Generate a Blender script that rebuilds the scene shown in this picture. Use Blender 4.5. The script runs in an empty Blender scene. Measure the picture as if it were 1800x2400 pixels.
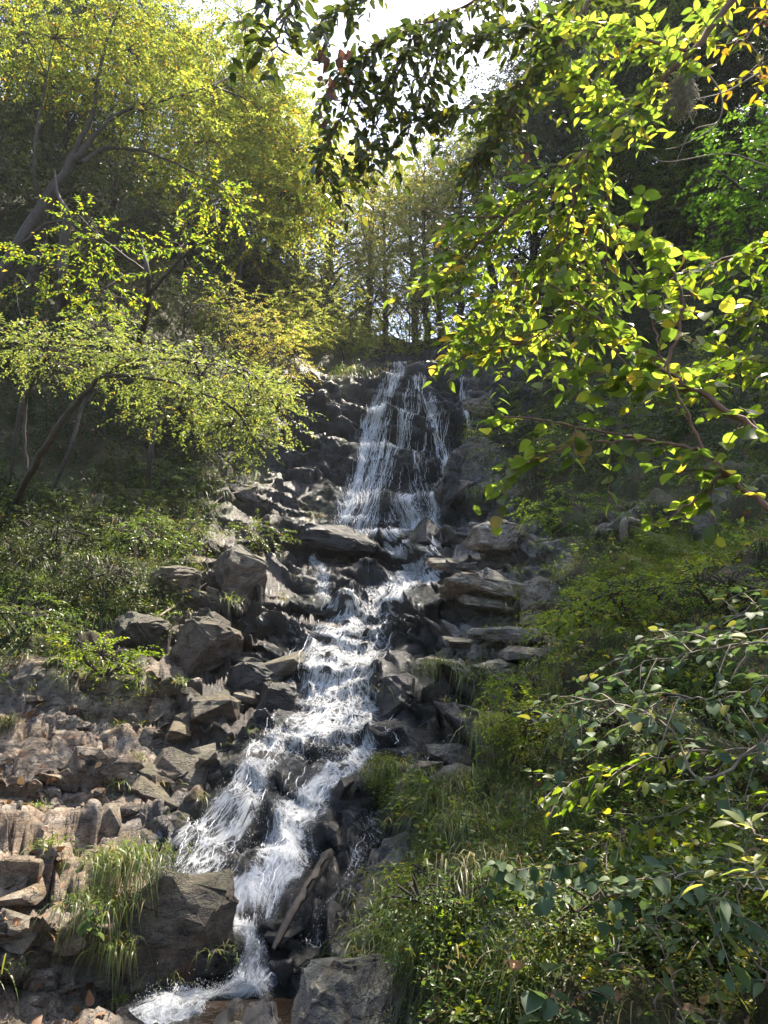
import bpy, bmesh, math, random
import numpy as np
from mathutils import Vector, Matrix, Quaternion

# ------------------------------------------------------------------ camera, sky, sun, exposure
SC = bpy.context.scene
COL = SC.collection
PITCH = math.radians(15.0)
CAMZ = 1.6
cam = bpy.data.cameras.new('camera')
cam.sensor_fit = 'VERTICAL'; cam.sensor_height = 36.0; cam.lens = 26.0
cam.clip_start = 0.05; cam.clip_end = 2000
cam_ob = bpy.data.objects.new('camera', cam); COL.objects.link(cam_ob)
cam_ob.location = (0, 0, CAMZ); cam_ob.rotation_euler = (math.radians(90) + PITCH, 0, 0)
SC.camera = cam_ob

SUN_EL, SUN_AZ = math.radians(67), math.radians(40)      # azimuth from +Y towards +X
SUNV = Vector((math.sin(SUN_AZ) * math.cos(SUN_EL), math.cos(SUN_AZ) * math.cos(SUN_EL), math.sin(SUN_EL)))
world = bpy.data.worlds.new('World'); SC.world = world; world.use_nodes = True
wn = world.node_tree; wn.nodes.clear()
sky = wn.nodes.new('ShaderNodeTexSky'); sky.sky_type = 'NISHITA'; sky.sun_disc = False
sky.sun_elevation = SUN_EL; sky.sun_rotation = SUN_AZ; sky.air_density = 1.0; sky.dust_density = 2.5
bg = wn.nodes.new('ShaderNodeBackground'); bg.inputs[1].default_value = 0.14
wo = wn.nodes.new('ShaderNodeOutputWorld')
wn.links.new(sky.outputs[0], bg.inputs[0]); wn.links.new(bg.outputs[0], wo.inputs[0])
sl = bpy.data.lights.new('sun', 'SUN'); sl.energy = 5.0; sl.angle = math.radians(0.5); sl.color = (1.0, 0.90, 0.76)
so = bpy.data.objects.new('sun', sl); COL.objects.link(so)
so.rotation_euler = SUNV.to_track_quat('Z', 'Y').to_euler()
SC.view_settings.view_transform = 'Standard'; SC.view_settings.look = 'None'
SC.view_settings.gamma = 1.0; SC.view_settings.use_curve_mapping = False
SC.view_settings.exposure = 1.85
SC.render.engine = 'CYCLES'
cy = SC.cycles
cy.max_bounces = 7; cy.diffuse_bounces = 3; cy.glossy_bounces = 2; cy.transmission_bounces = 5
cy.transparent_max_bounces = 12; cy.volume_bounces = 0; cy.caustics_reflective = False; cy.caustics_refractive = False
cy.sample_clamp_indirect = 6.0

RS = np.random.RandomState(7)
random.seed(7)
F = 1200.0 * 26.0 / 18.0

# ------------------------------------------------------------------ geometry helpers
def PW(px, py, d):
    """world points lying in the direction of photo pixel (px, py) at horizontal distance d"""
    px, py, d = np.broadcast_arrays(np.asarray(px, float), np.asarray(py, float), np.asarray(d, float))
    cx = (px - 900) / F; cyy = (1200 - py) / F
    y = math.cos(PITCH) - cyy * math.sin(PITCH); z = math.sin(PITCH) + cyy * math.cos(PITCH)
    return np.stack([cx / y * d, d, CAMZ + z / y * d], -1)

def hash3(i, j, k, s):
    h = (i.astype(np.int64) * 73856093) ^ (j.astype(np.int64) * 19349663) ^ (k.astype(np.int64) * 83492791) ^ (s * 2654435761)
    h &= 0xFFFFFFFF
    h = ((h >> 16) ^ h) * 0x45d9f3b & 0xFFFFFFFF
    h = ((h >> 16) ^ h) * 0x45d9f3b & 0xFFFFFFFF
    h = (h >> 16) ^ h
    return (h & 0xFFFFFF).astype(np.float32) / float(0x1000000)

def vnoise(Q, seed=0):
    b = np.floor(Q); f = (Q - b).astype(np.float32); f = f * f * (3 - 2 * f); b = b.astype(np.int64)
    r = 0
    for dx in (0, 1):
        for dy in (0, 1):
            for dz in (0, 1):
                w = (f[:, 0] if dx else 1 - f[:, 0]) * (f[:, 1] if dy else 1 - f[:, 1]) * (f[:, 2] if dz else 1 - f[:, 2])
                r = r + w * hash3(b[:, 0] + dx, b[:, 1] + dy, b[:, 2] + dz, seed)
    return r * 2 - 1

def fbm(Q, oc=4, seed=0):
    r = 0; a = 1.0; t = 0
    for o in range(oc):
        r = r + a * vnoise(Q * (2.03 ** o) + 13.7 * o, seed + o); t += a; a *= 0.5
    return r / t

def facet(P, seed, tilt=0.9):
    """blocky relief: each jittered cell is one tilted plane; returns height and distance to the crack"""
    b = np.floor(P).astype(np.int64)
    n = len(P)
    d1 = np.full(n, 9e9, np.float32); d2 = d1.copy(); h = np.zeros(n, np.float32)
    for dx in (-1, 0, 1):
        for dy in (-1, 0, 1):
            for dz in (-1, 0, 1):
                i, j, k = b[:, 0] + dx, b[:, 1] + dy, b[:, 2] + dz
                sx = P[:, 0] - (i + hash3(i, j, k, seed)); sy = P[:, 1] - (j + hash3(i, j, k, seed + 1)); sz = P[:, 2] - (k + hash3(i, j, k, seed + 2))
                d = (sx * sx + sy * sy + sz * sz).astype(np.float32)
                near = d < d1
                d2 = np.where(near, d1, np.minimum(d2, d))
                if near.any():
                    ii, jj, kk = i[near], j[near], k[near]
                    hh = hash3(ii, jj, kk, seed + 3) * 1.4 - 0.7
                    hh += tilt * ((hash3(ii, jj, kk, seed + 4) - .5) * sx[near] + (hash3(ii, jj, kk, seed + 5) - .5) * sy[near] + (hash3(ii, jj, kk, seed + 6) - .5) * 1.2 * sz[near])
                    h[near] = hh
                d1 = np.where(near, d, d1)
    return h, np.sqrt(d2) - np.sqrt(d1)

def mesh_np(name, V, Fc, mat=None, fattr=None, vattrs=None, uv=None, smooth=False):
    V = np.ascontiguousarray(V, np.float32); Fc = np.ascontiguousarray(Fc, np.int32)
    me = bpy.data.meshes.new(name); nf, k = Fc.shape
    me.vertices.add(len(V)); me.vertices.foreach_set('co', V.ravel())
    me.loops.add(nf * k); me.loops.foreach_set('vertex_index', Fc.ravel())
    me.polygons.add(nf); me.polygons.foreach_set('loop_start', np.arange(0, nf * k, k, dtype=np.int32))
    if smooth: me.polygons.foreach_set('use_smooth', np.ones(nf, bool))
    me.update(calc_edges=True)
    if fattr is not None:
        a = me.attributes.new('lv', 'FLOAT', 'FACE'); a.data.foreach_set('value', np.ascontiguousarray(fattr, np.float32))
    for kk, vv in (vattrs or {}).items():
        a = me.attributes.new(kk, 'FLOAT', 'POINT'); a.data.foreach_set('value', np.ascontiguousarray(vv, np.float32))
    if uv is not None:
        a = me.attributes.new('flow', 'FLOAT_VECTOR', 'POINT')
        a.data.foreach_set('vector', np.ascontiguousarray(uv, np.float32).ravel())
    if mat: me.materials.append(mat)
    return me

def link(name, me, parent=None, loc=None):
    o = bpy.data.objects.new(name, me); COL.objects.link(o)
    if parent is not None: o.parent = parent
    if loc is not None: o.location = loc
    return o

def tag(o, label=None, cat=None, group=None, kind=None):
    if label: o['label'] = label
    if cat: o['category'] = cat
    if group: o['group'] = group
    if kind: o['kind'] = kind
    return o

def thing(name, label, cat, loc, group=None):
    o = bpy.data.objects.new(name, None); COL.objects.link(o); o.location = Vector([float(c) for c in loc])
    o.empty_display_size = 0.1
    return tag(o, label, cat, group)

def spline(pts, n):
    pts = np.asarray(pts, float)
    if len(pts) == 2:
        t = np.linspace(0, 1, n)[:, None]; return pts[0] * (1 - t) + pts[1] * t
    P = np.vstack([2 * pts[0] - pts[1], pts, 2 * pts[-1] - pts[-2]])
    out = []
    for t in np.linspace(0, len(pts) - 1 - 1e-6, n):
        i = int(t); f = t - i; a, b, c, d = P[i], P[i + 1], P[i + 2], P[i + 3]
        out.append(0.5 * (2 * b + (c - a) * f + (2 * a - 5 * b + 4 * c - d) * f * f + (3 * b - a - 3 * c + d) * f ** 3))
    return np.array(out)

class Geo:
    def __init__(s): s.V = []; s.F = []; s.n = 0
    def tube(s, pts, r, k=6, jitter=0.0, prof=None):
        pts = np.asarray(pts, float); r = np.broadcast_to(np.asarray(r, float), (len(pts),))
        T = np.gradient(pts, axis=0); T /= np.linalg.norm(T, axis=1)[:, None] + 1e-9
        ref = np.array([0.3, 0.9, 0.2]); A = np.cross(T, ref); A /= np.linalg.norm(A, axis=1)[:, None] + 1e-9; B = np.cross(T, A)
        an = np.arange(k) * 2 * math.pi / k
        ring = (np.cos(an)[None, :, None] * A[:, None] + np.sin(an)[None, :, None] * B[:, None])
        rr = r[:, None, None] * (1 + jitter * RS.uniform(-1, 1, (len(pts), k, 1)))
        if prof is not None: rr = rr * np.asarray(prof)[None, :, None]
        V = (pts[:, None] + ring * rr).reshape(-1, 3)
        m = len(pts); i = np.arange(m - 1)[:, None] * k; j = np.arange(k)[None]; j2 = (j + 1) % k
        Fq = np.stack([i + j, i + j2, i + k + j2, i + k + j], -1).reshape(-1, 4) + s.n
        s.V.append(V); s.F.append(Fq); s.n += len(V)
    def mesh(s, name, mat, base=(0, 0, 0), smooth=True):
        return mesh_np(name, np.vstack(s.V) - np.asarray(base, float), np.vstack(s.F), mat, smooth=smooth)

# leaf templates (x along the leaf, z up)
def tmpl(st, hw, fold=.25, curl=.15):
    V = []; Fc = []
    for x, w in zip(st, hw):
        z = -curl * x * x
        if w == 0: V.append([(x, 0, z)])
        else: V.append([(x, -w, z + fold * w), (x, 0, z), (x, w, z + fold * w)])
    idx = []; n = 0; out = []
    for r in V:
        idx.append(list(range(n, n + len(r)))); out += r; n += len(r)
    for a, b in zip(idx[:-1], idx[1:]):
        if len(a) == 1 and len(b) == 3: Fc += [(a[0], b[1], b[0]), (a[0], b[2], b[1])]
        elif len(a) == 3 and len(b) == 1: Fc += [(a[0], a[1], b[0]), (a[1], a[2], b[0])]
        else: Fc += [(a[0], a[1], b[1]), (a[0], b[1], b[0]), (a[1], a[2], b[2]), (a[1], b[2], b[1])]
    return np.array(out, float), np.array(Fc)
T_OVATE = tmpl([0, .06, .2, .38, .56, .74, .88, 1], [0, .075, .17, .215, .2, .13, .055, 0], .3, .2)
T_ROUND = tmpl([0, .04, .16, .36, .58, .78, .92, 1], [0, .17, .34, .43, .40, .27, .1, 0], .22, .28)
T_TRI = tmpl([0, .12, .4, .75, 1], [0, .24, .3, .14, 0], .2, .25)
T_SMALL = (np.array([(0, 0, 0), (.42, -.24, .06), (1, 0, -.12), (.42, .24, .06)], float), np.array([(0, 2, 1), (0, 3, 2)]))
T_TINY = T_SMALL

def frames(X, N):
    X = X / (np.linalg.norm(X, axis=1)[:, None] + 1e-9)
    Y = np.cross(N, X); Y /= np.linalg.norm(Y, axis=1)[:, None] + 1e-9
    Z = np.cross(X, Y)
    return np.stack([X, Y, Z], -1)            # columns

def leaf_mesh(name, pos, R, S, T, mat, base=(0, 0, 0), lv=None):
    tv, tf = T; n = len(pos); k = len(tv)
    V = np.einsum('nij,kj->nki', R, tv) * S[:, None, None] + pos[:, None] - np.asarray(base, float)
    Fc = (tf[None] + (np.arange(n) * k)[:, None, None]).reshape(-1, 3)
    if lv is None: lv = RS.rand(n)
    return mesh_np(name, V.reshape(-1, 3), Fc, mat, fattr=np.repeat(lv, len(tf)))

def unit(v): return v / (np.linalg.norm(v, axis=-1, keepdims=True) + 1e-9)

def sprays(O, D, L, nleaf, size, droop=.35, tilt=.45, sag=.3):
    """leafy twigs: O origins, D directions, L lengths -> leaf positions, frames, scales"""
    m = len(O); t = np.linspace(.12, 1, nleaf)[None, :] + RS.uniform(-.04, .04, (m, nleaf))
    D = unit(D); C = O[:, None] + D[:, None] * (t * L[:, None])[..., None]
    C[..., 2] -= sag * (t ** 2) * L[:, None]
    side = np.cross(D, [0, 0, 1.0]); side = unit(side)
    sg = np.where(np.arange(nleaf) % 2, 1, -1)[None, :, None] * RS.uniform(.5, 1.3, (m, nleaf, 1))
    X = D[:, None] * RS.uniform(.4, 1.1, (m, nleaf, 1)) + side[:, None] * sg + RS.normal(0, .25, (m, nleaf, 3))
    X[..., 2] -= droop
    N = np.array([0, 0, 1.0]) + RS.normal(0, tilt, (m, nleaf, 3))
    pos = C.reshape(-1, 3) + RS.normal(0, .01, (m * nleaf, 3))
    R = frames(X.reshape(-1, 3), N.reshape(-1, 3))
    S = size * RS.uniform(.6, 1.25, m * nleaf)
    return pos, R, S

# ------------------------------------------------------------------ materials
def newmat(name):
    m = bpy.data.materials.new(name); m.use_nodes = True; nt = m.node_tree; nt.nodes.clear()
    out = nt.nodes.new('ShaderNodeOutputMaterial')
    return m, nt, out
def N(nt, t, **kw):
    n = nt.nodes.new(t)
    for k, v in kw.items():
        if k.startswith('i_'): n.inputs[k[2:].replace('_', ' ')].default_value = v
        else: setattr(n, k, v)
    return n
def ramp(nt, fac, stops):
    r = nt.nodes.new('ShaderNodeValToRGB'); e = r.color_ramp.elements
    while len(e) < len(stops): e.new(0.5)
    for el, (p, c) in zip(e, stops):
        el.position = p; el.color = (c[0], c[1], c[2], 1) if not isinstance(c, float) else (c, c, c, 1)
    nt.links.new(fac, r.inputs[0]); return r.outputs[0]
def mix(nt, fac, a, b, mode='MIX'):
    m = nt.nodes.new('ShaderNodeMix'); m.data_type = 'RGBA'; m.blend_type = mode
    for s, v in ((0, fac), (6, a), (7, b)):
        if hasattr(v, 'is_output'): nt.links.new(v, m.inputs[s])
        else: m.inputs[s].default_value = v if s == 0 else (v[0], v[1], v[2], 1)
    return m.outputs[2]
def math_(nt, op, a, b=None, clamp=False):
    m = nt.nodes.new('ShaderNodeMath'); m.operation = op; m.use_clamp = clamp
    for s, v in ((0, a), (1, b)):
        if v is None: continue
        if hasattr(v, 'is_output'): nt.links.new(v, m.inputs[s])
        else: m.inputs[s].default_value = v
    return m.outputs[0]
def noise(nt, vec, scale, detail=4, rough=.55, dist=0):
    n = nt.nodes.new('ShaderNodeTexNoise'); n.inputs['Scale'].default_value = scale; n.inputs['Detail'].default_value = detail
    n.inputs['Roughness'].default_value = rough; n.inputs['Distortion'].default_value = dist
    if vec is not None: nt.links.new(vec, n.inputs['Vector'])
    return n.outputs[0]
def attr(nt, name):
    a = nt.nodes.new('ShaderNodeAttribute'); a.attribute_name = name; return a

def leaf_mat(name, cols, trans=.5, tcol=2.6, rough=.38, spec=.4):
    """cols: list of (position, colour) by per-leaf random; tcol scales the transmitted colour"""
    m, nt, out = newmat(name)
    a = attr(nt, 'lv'); oi = nt.nodes.new('ShaderNodeObjectInfo')
    v = math_(nt, 'FRACT', math_(nt, 'ADD', a.outputs['Fac'], oi.outputs['Random']))
    c = ramp(nt, v, cols)
    geo = nt.nodes.new('ShaderNodeNewGeometry')
    nz = noise(nt, geo.outputs['Position'], 25, 2)
    c = mix(nt, .35, c, mix(nt, 1.0, c, ramp(nt, nz, [(0.3, (.5, .5, .5)), (.7, (1, 1, 1))]), 'MULTIPLY'))
    p = N(nt, 'ShaderNodeBsdfPrincipled'); p.inputs['Roughness'].default_value = rough
    p.inputs['Specular IOR Level'].default_value = spec
    nt.links.new(c, p.inputs['Base Color'])
    tr = nt.nodes.new('ShaderNodeBsdfTranslucent')
    tc = mix(nt, 1.0, c, (tcol, tcol * .97, tcol * .62), 'MULTIPLY')
    nt.links.new(tc, tr.inputs['Color'])
    ms = nt.nodes.new('ShaderNodeMixShader'); ms.inputs[0].default_value = trans
    nt.links.new(p.outputs[0], ms.inputs[1]); nt.links.new(tr.outputs[0], ms.inputs[2]); nt.links.new(ms.outputs[0], out.inputs[0])
    return m

def bark_mat(name, c1, c2):
    m, nt, out = newmat(name); geo = nt.nodes.new('ShaderNodeNewGeometry')
    mp = N(nt, 'ShaderNodeMapping'); mp.inputs['Scale'].default_value = (1, 1, .25); nt.links.new(geo.outputs['Position'], mp.inputs[0])
    n1 = noise(nt, mp.outputs[0], 30, 5, .65)
    c = ramp(nt, n1, [(.3, c1), (.7, c2)])
    n2 = noise(nt, geo.outputs['Position'], 6, 3)
    c = mix(nt, ramp(nt, n2, [(.55, 0.), (.65, .4)]), c, (c2[0] * 1.4, c2[1] * 1.6, c2[2] * 1.4))
    p = N(nt, 'ShaderNodeBsdfPrincipled'); p.inputs['Roughness'].default_value = .8
    b = N(nt, 'ShaderNodeBump'); b.inputs['Strength'].default_value = .6; b.inputs['Distance'].default_value = .01
    nt.links.new(n1, b.inputs['Height']); nt.links.new(b.outputs[0], p.inputs['Normal'])
    nt.links.new(c, p.inputs['Base Color']); nt.links.new(p.outputs[0], out.inputs[0]); return m

def rock_nodes(nt, wet=None, warm=None):
    geo = nt.nodes.new('ShaderNodeNewGeometry'); pos = geo.outputs['Position']
    mp = N(nt, 'ShaderNodeMapping'); mp.inputs['Rotation'].default_value = (.35, .25, 0); mp.inputs['Scale'].default_value = (.6, .6, 2.2)
    nt.links.new(pos, mp.inputs[0])
    n1 = noise(nt, mp.outputs[0], 1.6, 8, .65, .5); n2 = noise(nt, pos, 7, 6, .6); n3 = noise(nt, pos, 38, 5, .7)
    strat = noise(nt, mp.outputs[0], 9, 8, .75, .2)
    grey = ramp(nt, n2, [(.28, (.05, .048, .046)), (.5, (.15, .143, .132)), (.72, (.30, .29, .27))])
    tan = ramp(nt, n2, [(.28, (.075, .052, .036)), (.5, (.22, .165, .115)), (.72, (.42, .335, .245))])
    wm = ramp(nt, n1, [(.4, 0.), (.62, 1.)])
    if warm is not None: wm = math_(nt, 'MULTIPLY', wm, warm); wm = math_(nt, 'ADD', wm, math_(nt, 'MULTIPLY', warm, .35), True)
    else: wm = math_(nt, 'MULTIPLY', wm, .4)
    c = mix(nt, wm, grey, tan)
    c = mix(nt, ramp(nt, strat, [(.40, .8), (.47, 0.)]), c, (.03, .027, .024))
    grit = noise(nt, pos, 95, 4, .75); c = mix(nt, 1.0, c, ramp(nt, grit, [(.3, (.55, .55, .56)), (.5, (1, 1, 1)), (.7, (1.3, 1.28, 1.25))]), 'MULTIPLY')
    c = mix(nt, ramp(nt, n3, [(.38, .6), (.47, 0.)]), c, (.05, .045, .04))
    rust = noise(nt, pos, 2.3, 5, .6, .8)
    rf = ramp(nt, rust, [(.58, 0.), (.72, .7)])
    if warm is not None: rf = math_(nt, 'MULTIPLY', rf, warm)
    else: rf = math_(nt, 'MULTIPLY', rf, .3)
    c = mix(nt, rf, c, (.26, .10, .035))
    lich = noise(nt, pos, 11, 6, .7); c = mix(nt, ramp(nt, lich, [(.64, 0.), (.72, .5)]), c, (.30, .30, .25))
    vo = N(nt, 'ShaderNodeTexVoronoi'); vo.feature = 'DISTANCE_TO_EDGE'; vo.inputs['Scale'].default_value = 5.5
    wn3 = N(nt, 'ShaderNodeTexNoise'); wn3.inputs['Scale'].default_value = 3.0; wn3.inputs['Detail'].default_value = 5; nt.links.new(pos, wn3.inputs['Vector'])
    wa = N(nt, 'ShaderNodeVectorMath', operation='MULTIPLY_ADD'); nt.links.new(wn3.outputs['Color'], wa.inputs[0]); wa.inputs[1].default_value = (.5, .5, .5); nt.links.new(mp.outputs[0], wa.inputs[2]); nt.links.new(wa.outputs[0], vo.inputs['Vector'])
    crack = ramp(nt, vo.outputs['Distance'], [(0., 0.), (.02, 1.)]); c = mix(nt, ramp(nt, vo.outputs['Distance'], [(0., .55), (.018, 0.)]), c, (.02, .018, .016))
    h = math_(nt, 'ADD', math_(nt, 'MULTIPLY', strat, .7), math_(nt, 'MULTIPLY', n3, .45))
    h = math_(nt, 'ADD', math_(nt, 'ADD', h, math_(nt, 'MULTIPLY', crack, .3)), math_(nt, 'MULTIPLY', grit, .22))
    b = N(nt, 'ShaderNodeBump'); b.inputs['Strength'].default_value = .9; b.inputs['Distance'].default_value = .05
    nt.links.new(h, b.inputs['Height'])
    p = N(nt, 'ShaderNodeBsdfPrincipled'); nt.links.new(b.outputs[0], p.inputs['Normal'])
    if wet is None: p.inputs['Roughness'].default_value = .75
    else:
        c = mix(nt, wet, c, mix(nt, 1.0, c, (.17, .17, .185), 'MULTIPLY'))
        nt.links.new(math_(nt, 'ADD', math_(nt, 'MULTIPLY', wet, -.44), math_(nt, 'ADD', math_(nt, 'MULTIPLY', n3, .2), .66)), p.inputs['Roughness'])
        nt.links.new(math_(nt, 'ADD', math_(nt, 'MULTIPLY', wet, .25), .3), p.inputs['Specular IOR Level'])
    return c, p, geo, n2, n3

def rock_mat(name, wet=0.0, warm=0.5, moss=0.0, gain=1.0):
    m, nt, out = newmat(name)
    oi = nt.nodes.new('ShaderNodeObjectInfo')
    wv = nt.nodes.new('ShaderNodeValue'); wv.outputs[0].default_value = wet
    mv = nt.nodes.new('ShaderNodeValue'); mv.outputs[0].default_value = warm
    c, p, geo, n2, n3 = rock_nodes(nt, wv.outputs[0], mv.outputs[0])
    c = mix(nt, 1.0, c, ramp(nt, oi.outputs['Random'], [(0., (.6 * gain, .6 * gain, .62 * gain)), (1., (1.15 * gain, 1.1 * gain, 1.05 * gain))]), 'MULTIPLY')
    sep = nt.nodes.new('ShaderNodeSeparateXYZ'); nt.links.new(geo.outputs['Normal'], sep.inputs[0])
    mf = math_(nt, 'MULTIPLY', ramp(nt, math_(nt, 'ADD', math_(nt, 'MULTIPLY', sep.outputs[2], .3), n2), [(.55, 0.), (.72, 1.)]), moss)
    c = mix(nt, mf, c, ramp(nt, n3, [(.3, (.02, .035, .008)), (.7, (.075, .10, .02))]))
    nt.links.new(c, p.inputs['Base Color']); nt.links.new(p.outputs[0], out.inputs[0]); return m

def ground_mat():
    m, nt, out = newmat('hillside_ground')
    wet = attr(nt, 'wet').outputs['Fac']; warm = attr(nt, 'warm').outputs['Fac']; rk = attr(nt, 'rock').outputs['Fac']; ms = attr(nt, 'moss').outputs['Fac']
    c, p, geo, n2, n3 = rock_nodes(nt, wet, warm)
    soil = ramp(nt, n3, [(.3, (.018, .013, .008)), (.5, (.05, .036, .02)), (.7, (.11, .075, .04))])
    green = ramp(nt, n3, [(.3, (.014, .022, .006)), (.5, (.035, .05, .012)), (.75, (.08, .10, .025))])
    g = mix(nt, ramp(nt, n2, [(.4, 0.), (.6, 1.)]), soil, green)
    f = ramp(nt, math_(nt, 'ADD', rk, math_(nt, 'MULTIPLY', math_(nt, 'SUBTRACT', n2, .5), .8)), [(.35, 0.), (.55, 1.)])
    c = mix(nt, f, g, c)
    mf = ramp(nt, math_(nt, 'ADD', ms, math_(nt, 'MULTIPLY', math_(nt, 'SUBTRACT', n2, .5), 1.2)), [(.42, 0.), (.6, 1.)])
    c = mix(nt, mf, c, ramp(nt, n3, [(.3, (.03, .045, .006)), (.5, (.09, .115, .014)), (.75, (.19, .20, .03))]))
    nt.links.new(c, p.inputs['Base Color']); nt.links.new(p.outputs[0], out.inputs[0]); return m

def water_mat():
    m, nt, out = newmat('falling_water')
    fl = attr(nt, 'flow').outputs['Vector']; foam = attr(nt, 'foam').outputs['Fac']
    st = attr(nt, 'steep').outputs['Fac']
    wn_ = N(nt, 'ShaderNodeTexNoise'); wn_.inputs['Scale'].default_value = 3.5; wn_.inputs['Detail'].default_value = 4; nt.links.new(fl, wn_.inputs['Vector'])
    va = N(nt, 'ShaderNodeVectorMath', operation='MULTIPLY_ADD'); nt.links.new(wn_.outputs['Color'], va.inputs[0]); va.inputs[1].default_value = (.13, .13, .13); nt.links.new(fl, va.inputs[2])
    def pattern(sc, stretch, w):
        mp = N(nt, 'ShaderNodeMapping'); mp.inputs['Scale'].default_value = (1, stretch, 1); nt.links.new(va.outputs[0], mp.inputs[0])
        v = N(nt, 'ShaderNodeTexVoronoi'); v.feature = 'DISTANCE_TO_EDGE'; v.inputs['Scale'].default_value = sc; nt.links.new(mp.outputs[0], v.inputs['Vector'])
        return math_(nt, 'SUBTRACT', 1.0, math_(nt, 'MULTIPLY', v.outputs['Distance'], w), True)
    a = pattern(11, .75, 4.0); b = pattern(30, .7, 4.0); c3 = noise(nt, va.outputs[0], 55, 4, .7)
    vb = N(nt, 'ShaderNodeVectorMath', operation='MULTIPLY_ADD'); nt.links.new(wn_.outputs['Color'], vb.inputs[0]); vb.inputs[1].default_value = (.05, .05, .05); nt.links.new(fl, vb.inputs[2])
    mp2 = N(nt, 'ShaderNodeMapping'); mp2.inputs['Scale'].default_value = (1, .12, 1); nt.links.new(vb.outputs[0], mp2.inputs[0])
    s = noise(nt, mp2.outputs[0], 34, 6, .7)
    big = noise(nt, mp2.outputs[0], 4.5, 4, .6)
    lace = math_(nt, 'ADD', math_(nt, 'ADD', math_(nt, 'MULTIPLY', a, .34), math_(nt, 'MULTIPLY', b, .30)), math_(nt, 'MULTIPLY', math_(nt, 'SUBTRACT', c3, .42), 1.0))
    streak = math_(nt, 'ADD', ramp(nt, s, [(.44, 0.), (.60, .55)]), ramp(nt, noise(nt, mp2.outputs[0], 11, 5, .65), [(.42, 0.), (.62, .4)]))
    pat = mix(nt, st, lace, streak); bw = nt.nodes.new('ShaderNodeRGBToBW'); nt.links.new(pat, bw.inputs[0])
    q = math_(nt, 'ADD', bw.outputs[0], math_(nt, 'MULTIPLY', math_(nt, 'SUBTRACT', big, .5), .9))
    q = math_(nt, 'ADD', q, math_(nt, 'SUBTRACT', foam, 1.0))
    ff = ramp(nt, q, [(.10, 0.), (.30, .42), (.60, 1.)])
    # foam
    df = N(nt, 'ShaderNodeBsdfPrincipled'); df.inputs['Base Color'].default_value = (.74, .77, .80, 1); df.inputs['Roughness'].default_value = .25
    tl = N(nt, 'ShaderNodeBsdfTranslucent'); tl.inputs[0].default_value = (.78, .81, .85, 1)
    fm = N(nt, 'ShaderNodeMixShader'); fm.inputs[0].default_value = .35; nt.links.new(df.outputs[0], fm.inputs[1]); nt.links.new(tl.outputs[0], fm.inputs[2])
    # clear film
    tp = N(nt, 'ShaderNodeBsdfTransparent'); tp.inputs[0].default_value = (.80, .84, .84, 1)
    gl = N(nt, 'ShaderNodeBsdfGlossy'); gl.inputs['Roughness'].default_value = .07
    fr = N(nt, 'ShaderNodeFresnel'); fr.inputs[0].default_value = 1.33
    bp = N(nt, 'ShaderNodeBump'); bp.inputs['Strength'].default_value = 1.0; bp.inputs['Distance'].default_value = .03
    nt.links.new(math_(nt, 'ADD', math_(nt, 'MULTIPLY', bw.outputs[0], .8), math_(nt, 'MULTIPLY', s, .6)), bp.inputs['Height'])
    for nd in (gl, fr, df): nt.links.new(bp.outputs[0], nd.inputs['Normal'])
    fm2 = N(nt, 'ShaderNodeMixShader'); nt.links.new(fr.outputs[0], fm2.inputs[0]); nt.links.new(tp.outputs[0], fm2.inputs[1]); nt.links.new(gl.outputs[0], fm2.inputs[2])
    al = N(nt, 'ShaderNodeMixShader'); nt.links.new(ff, al.inputs[0]); nt.links.new(fm2.outputs[0], al.inputs[1]); nt.links.new(fm.outputs[0], al.inputs[2])
    nt.links.new(al.outputs[0], out.inputs[0]); return m

def simple_mat(name, col, rough=.8, trans=0.0):
    m, nt, out = newmat(name); geo = nt.nodes.new('ShaderNodeNewGeometry')
    n1 = noise(nt, geo.outputs['Position'], 40, 4)
    c = mix(nt, 1.0, col, ramp(nt, n1, [(.3, (.55, .55, .55)), (.7, (1.2, 1.2, 1.2))]), 'MULTIPLY')
    p = N(nt, 'ShaderNodeBsdfPrincipled'); p.inputs['Roughness'].default_value = rough; nt.links.new(c, p.inputs['Base Color'])
    if trans:
        t = N(nt, 'ShaderNodeBsdfTranslucent'); nt.links.new(c, t.inputs[0]); ms = N(nt, 'ShaderNodeMixShader'); ms.inputs[0].default_value = trans
        nt.links.new(p.outputs[0], ms.inputs[1]); nt.links.new(t.outputs[0], ms.inputs[2]); nt.links.new(ms.outputs[0], out.inputs[0])
    else: nt.links.new(p.outputs[0], out.inputs[0])
    return m

M = {}
M['ground'] = ground_mat()
M['rock_warm'] = rock_mat('dry_tan_rock', 0.0, 1.0, .15); M['rock_damp'] = rock_mat('damp_brown_rock', .5, 1.0, .3)
M['rock_wet'] = rock_mat('wet_dark_rock', .95, .2, .1); M['rock_grey'] = rock_mat('grey_ledge_rock', .05, .25, .12)
M['rock_pale'] = rock_mat('pale_weathered_rock', 0.0, .35, .3, 1.7); M['rock_moss'] = rock_mat('mossy_rock', .1, .3, 1.0)
M['water'] = water_mat()
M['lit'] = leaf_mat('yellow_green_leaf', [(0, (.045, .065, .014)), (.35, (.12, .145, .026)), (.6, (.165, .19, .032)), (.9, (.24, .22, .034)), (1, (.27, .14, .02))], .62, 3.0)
M['softlit'] = leaf_mat('soft_yellow_green_leaf', [(0, (.04, .06, .018)), (.45, (.10, .13, .035)), (.85, (.17, .195, .05)), (1, (.25, .15, .04))], .5, 2.5)
M['lit2'] = leaf_mat('fresh_green_leaf', [(0, (.055, .10, .010)), (.6, (.10, .15, .014)), (.93, (.17, .19, .016)), (1, (.25, .18, .02))], .6, 2.6)
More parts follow.
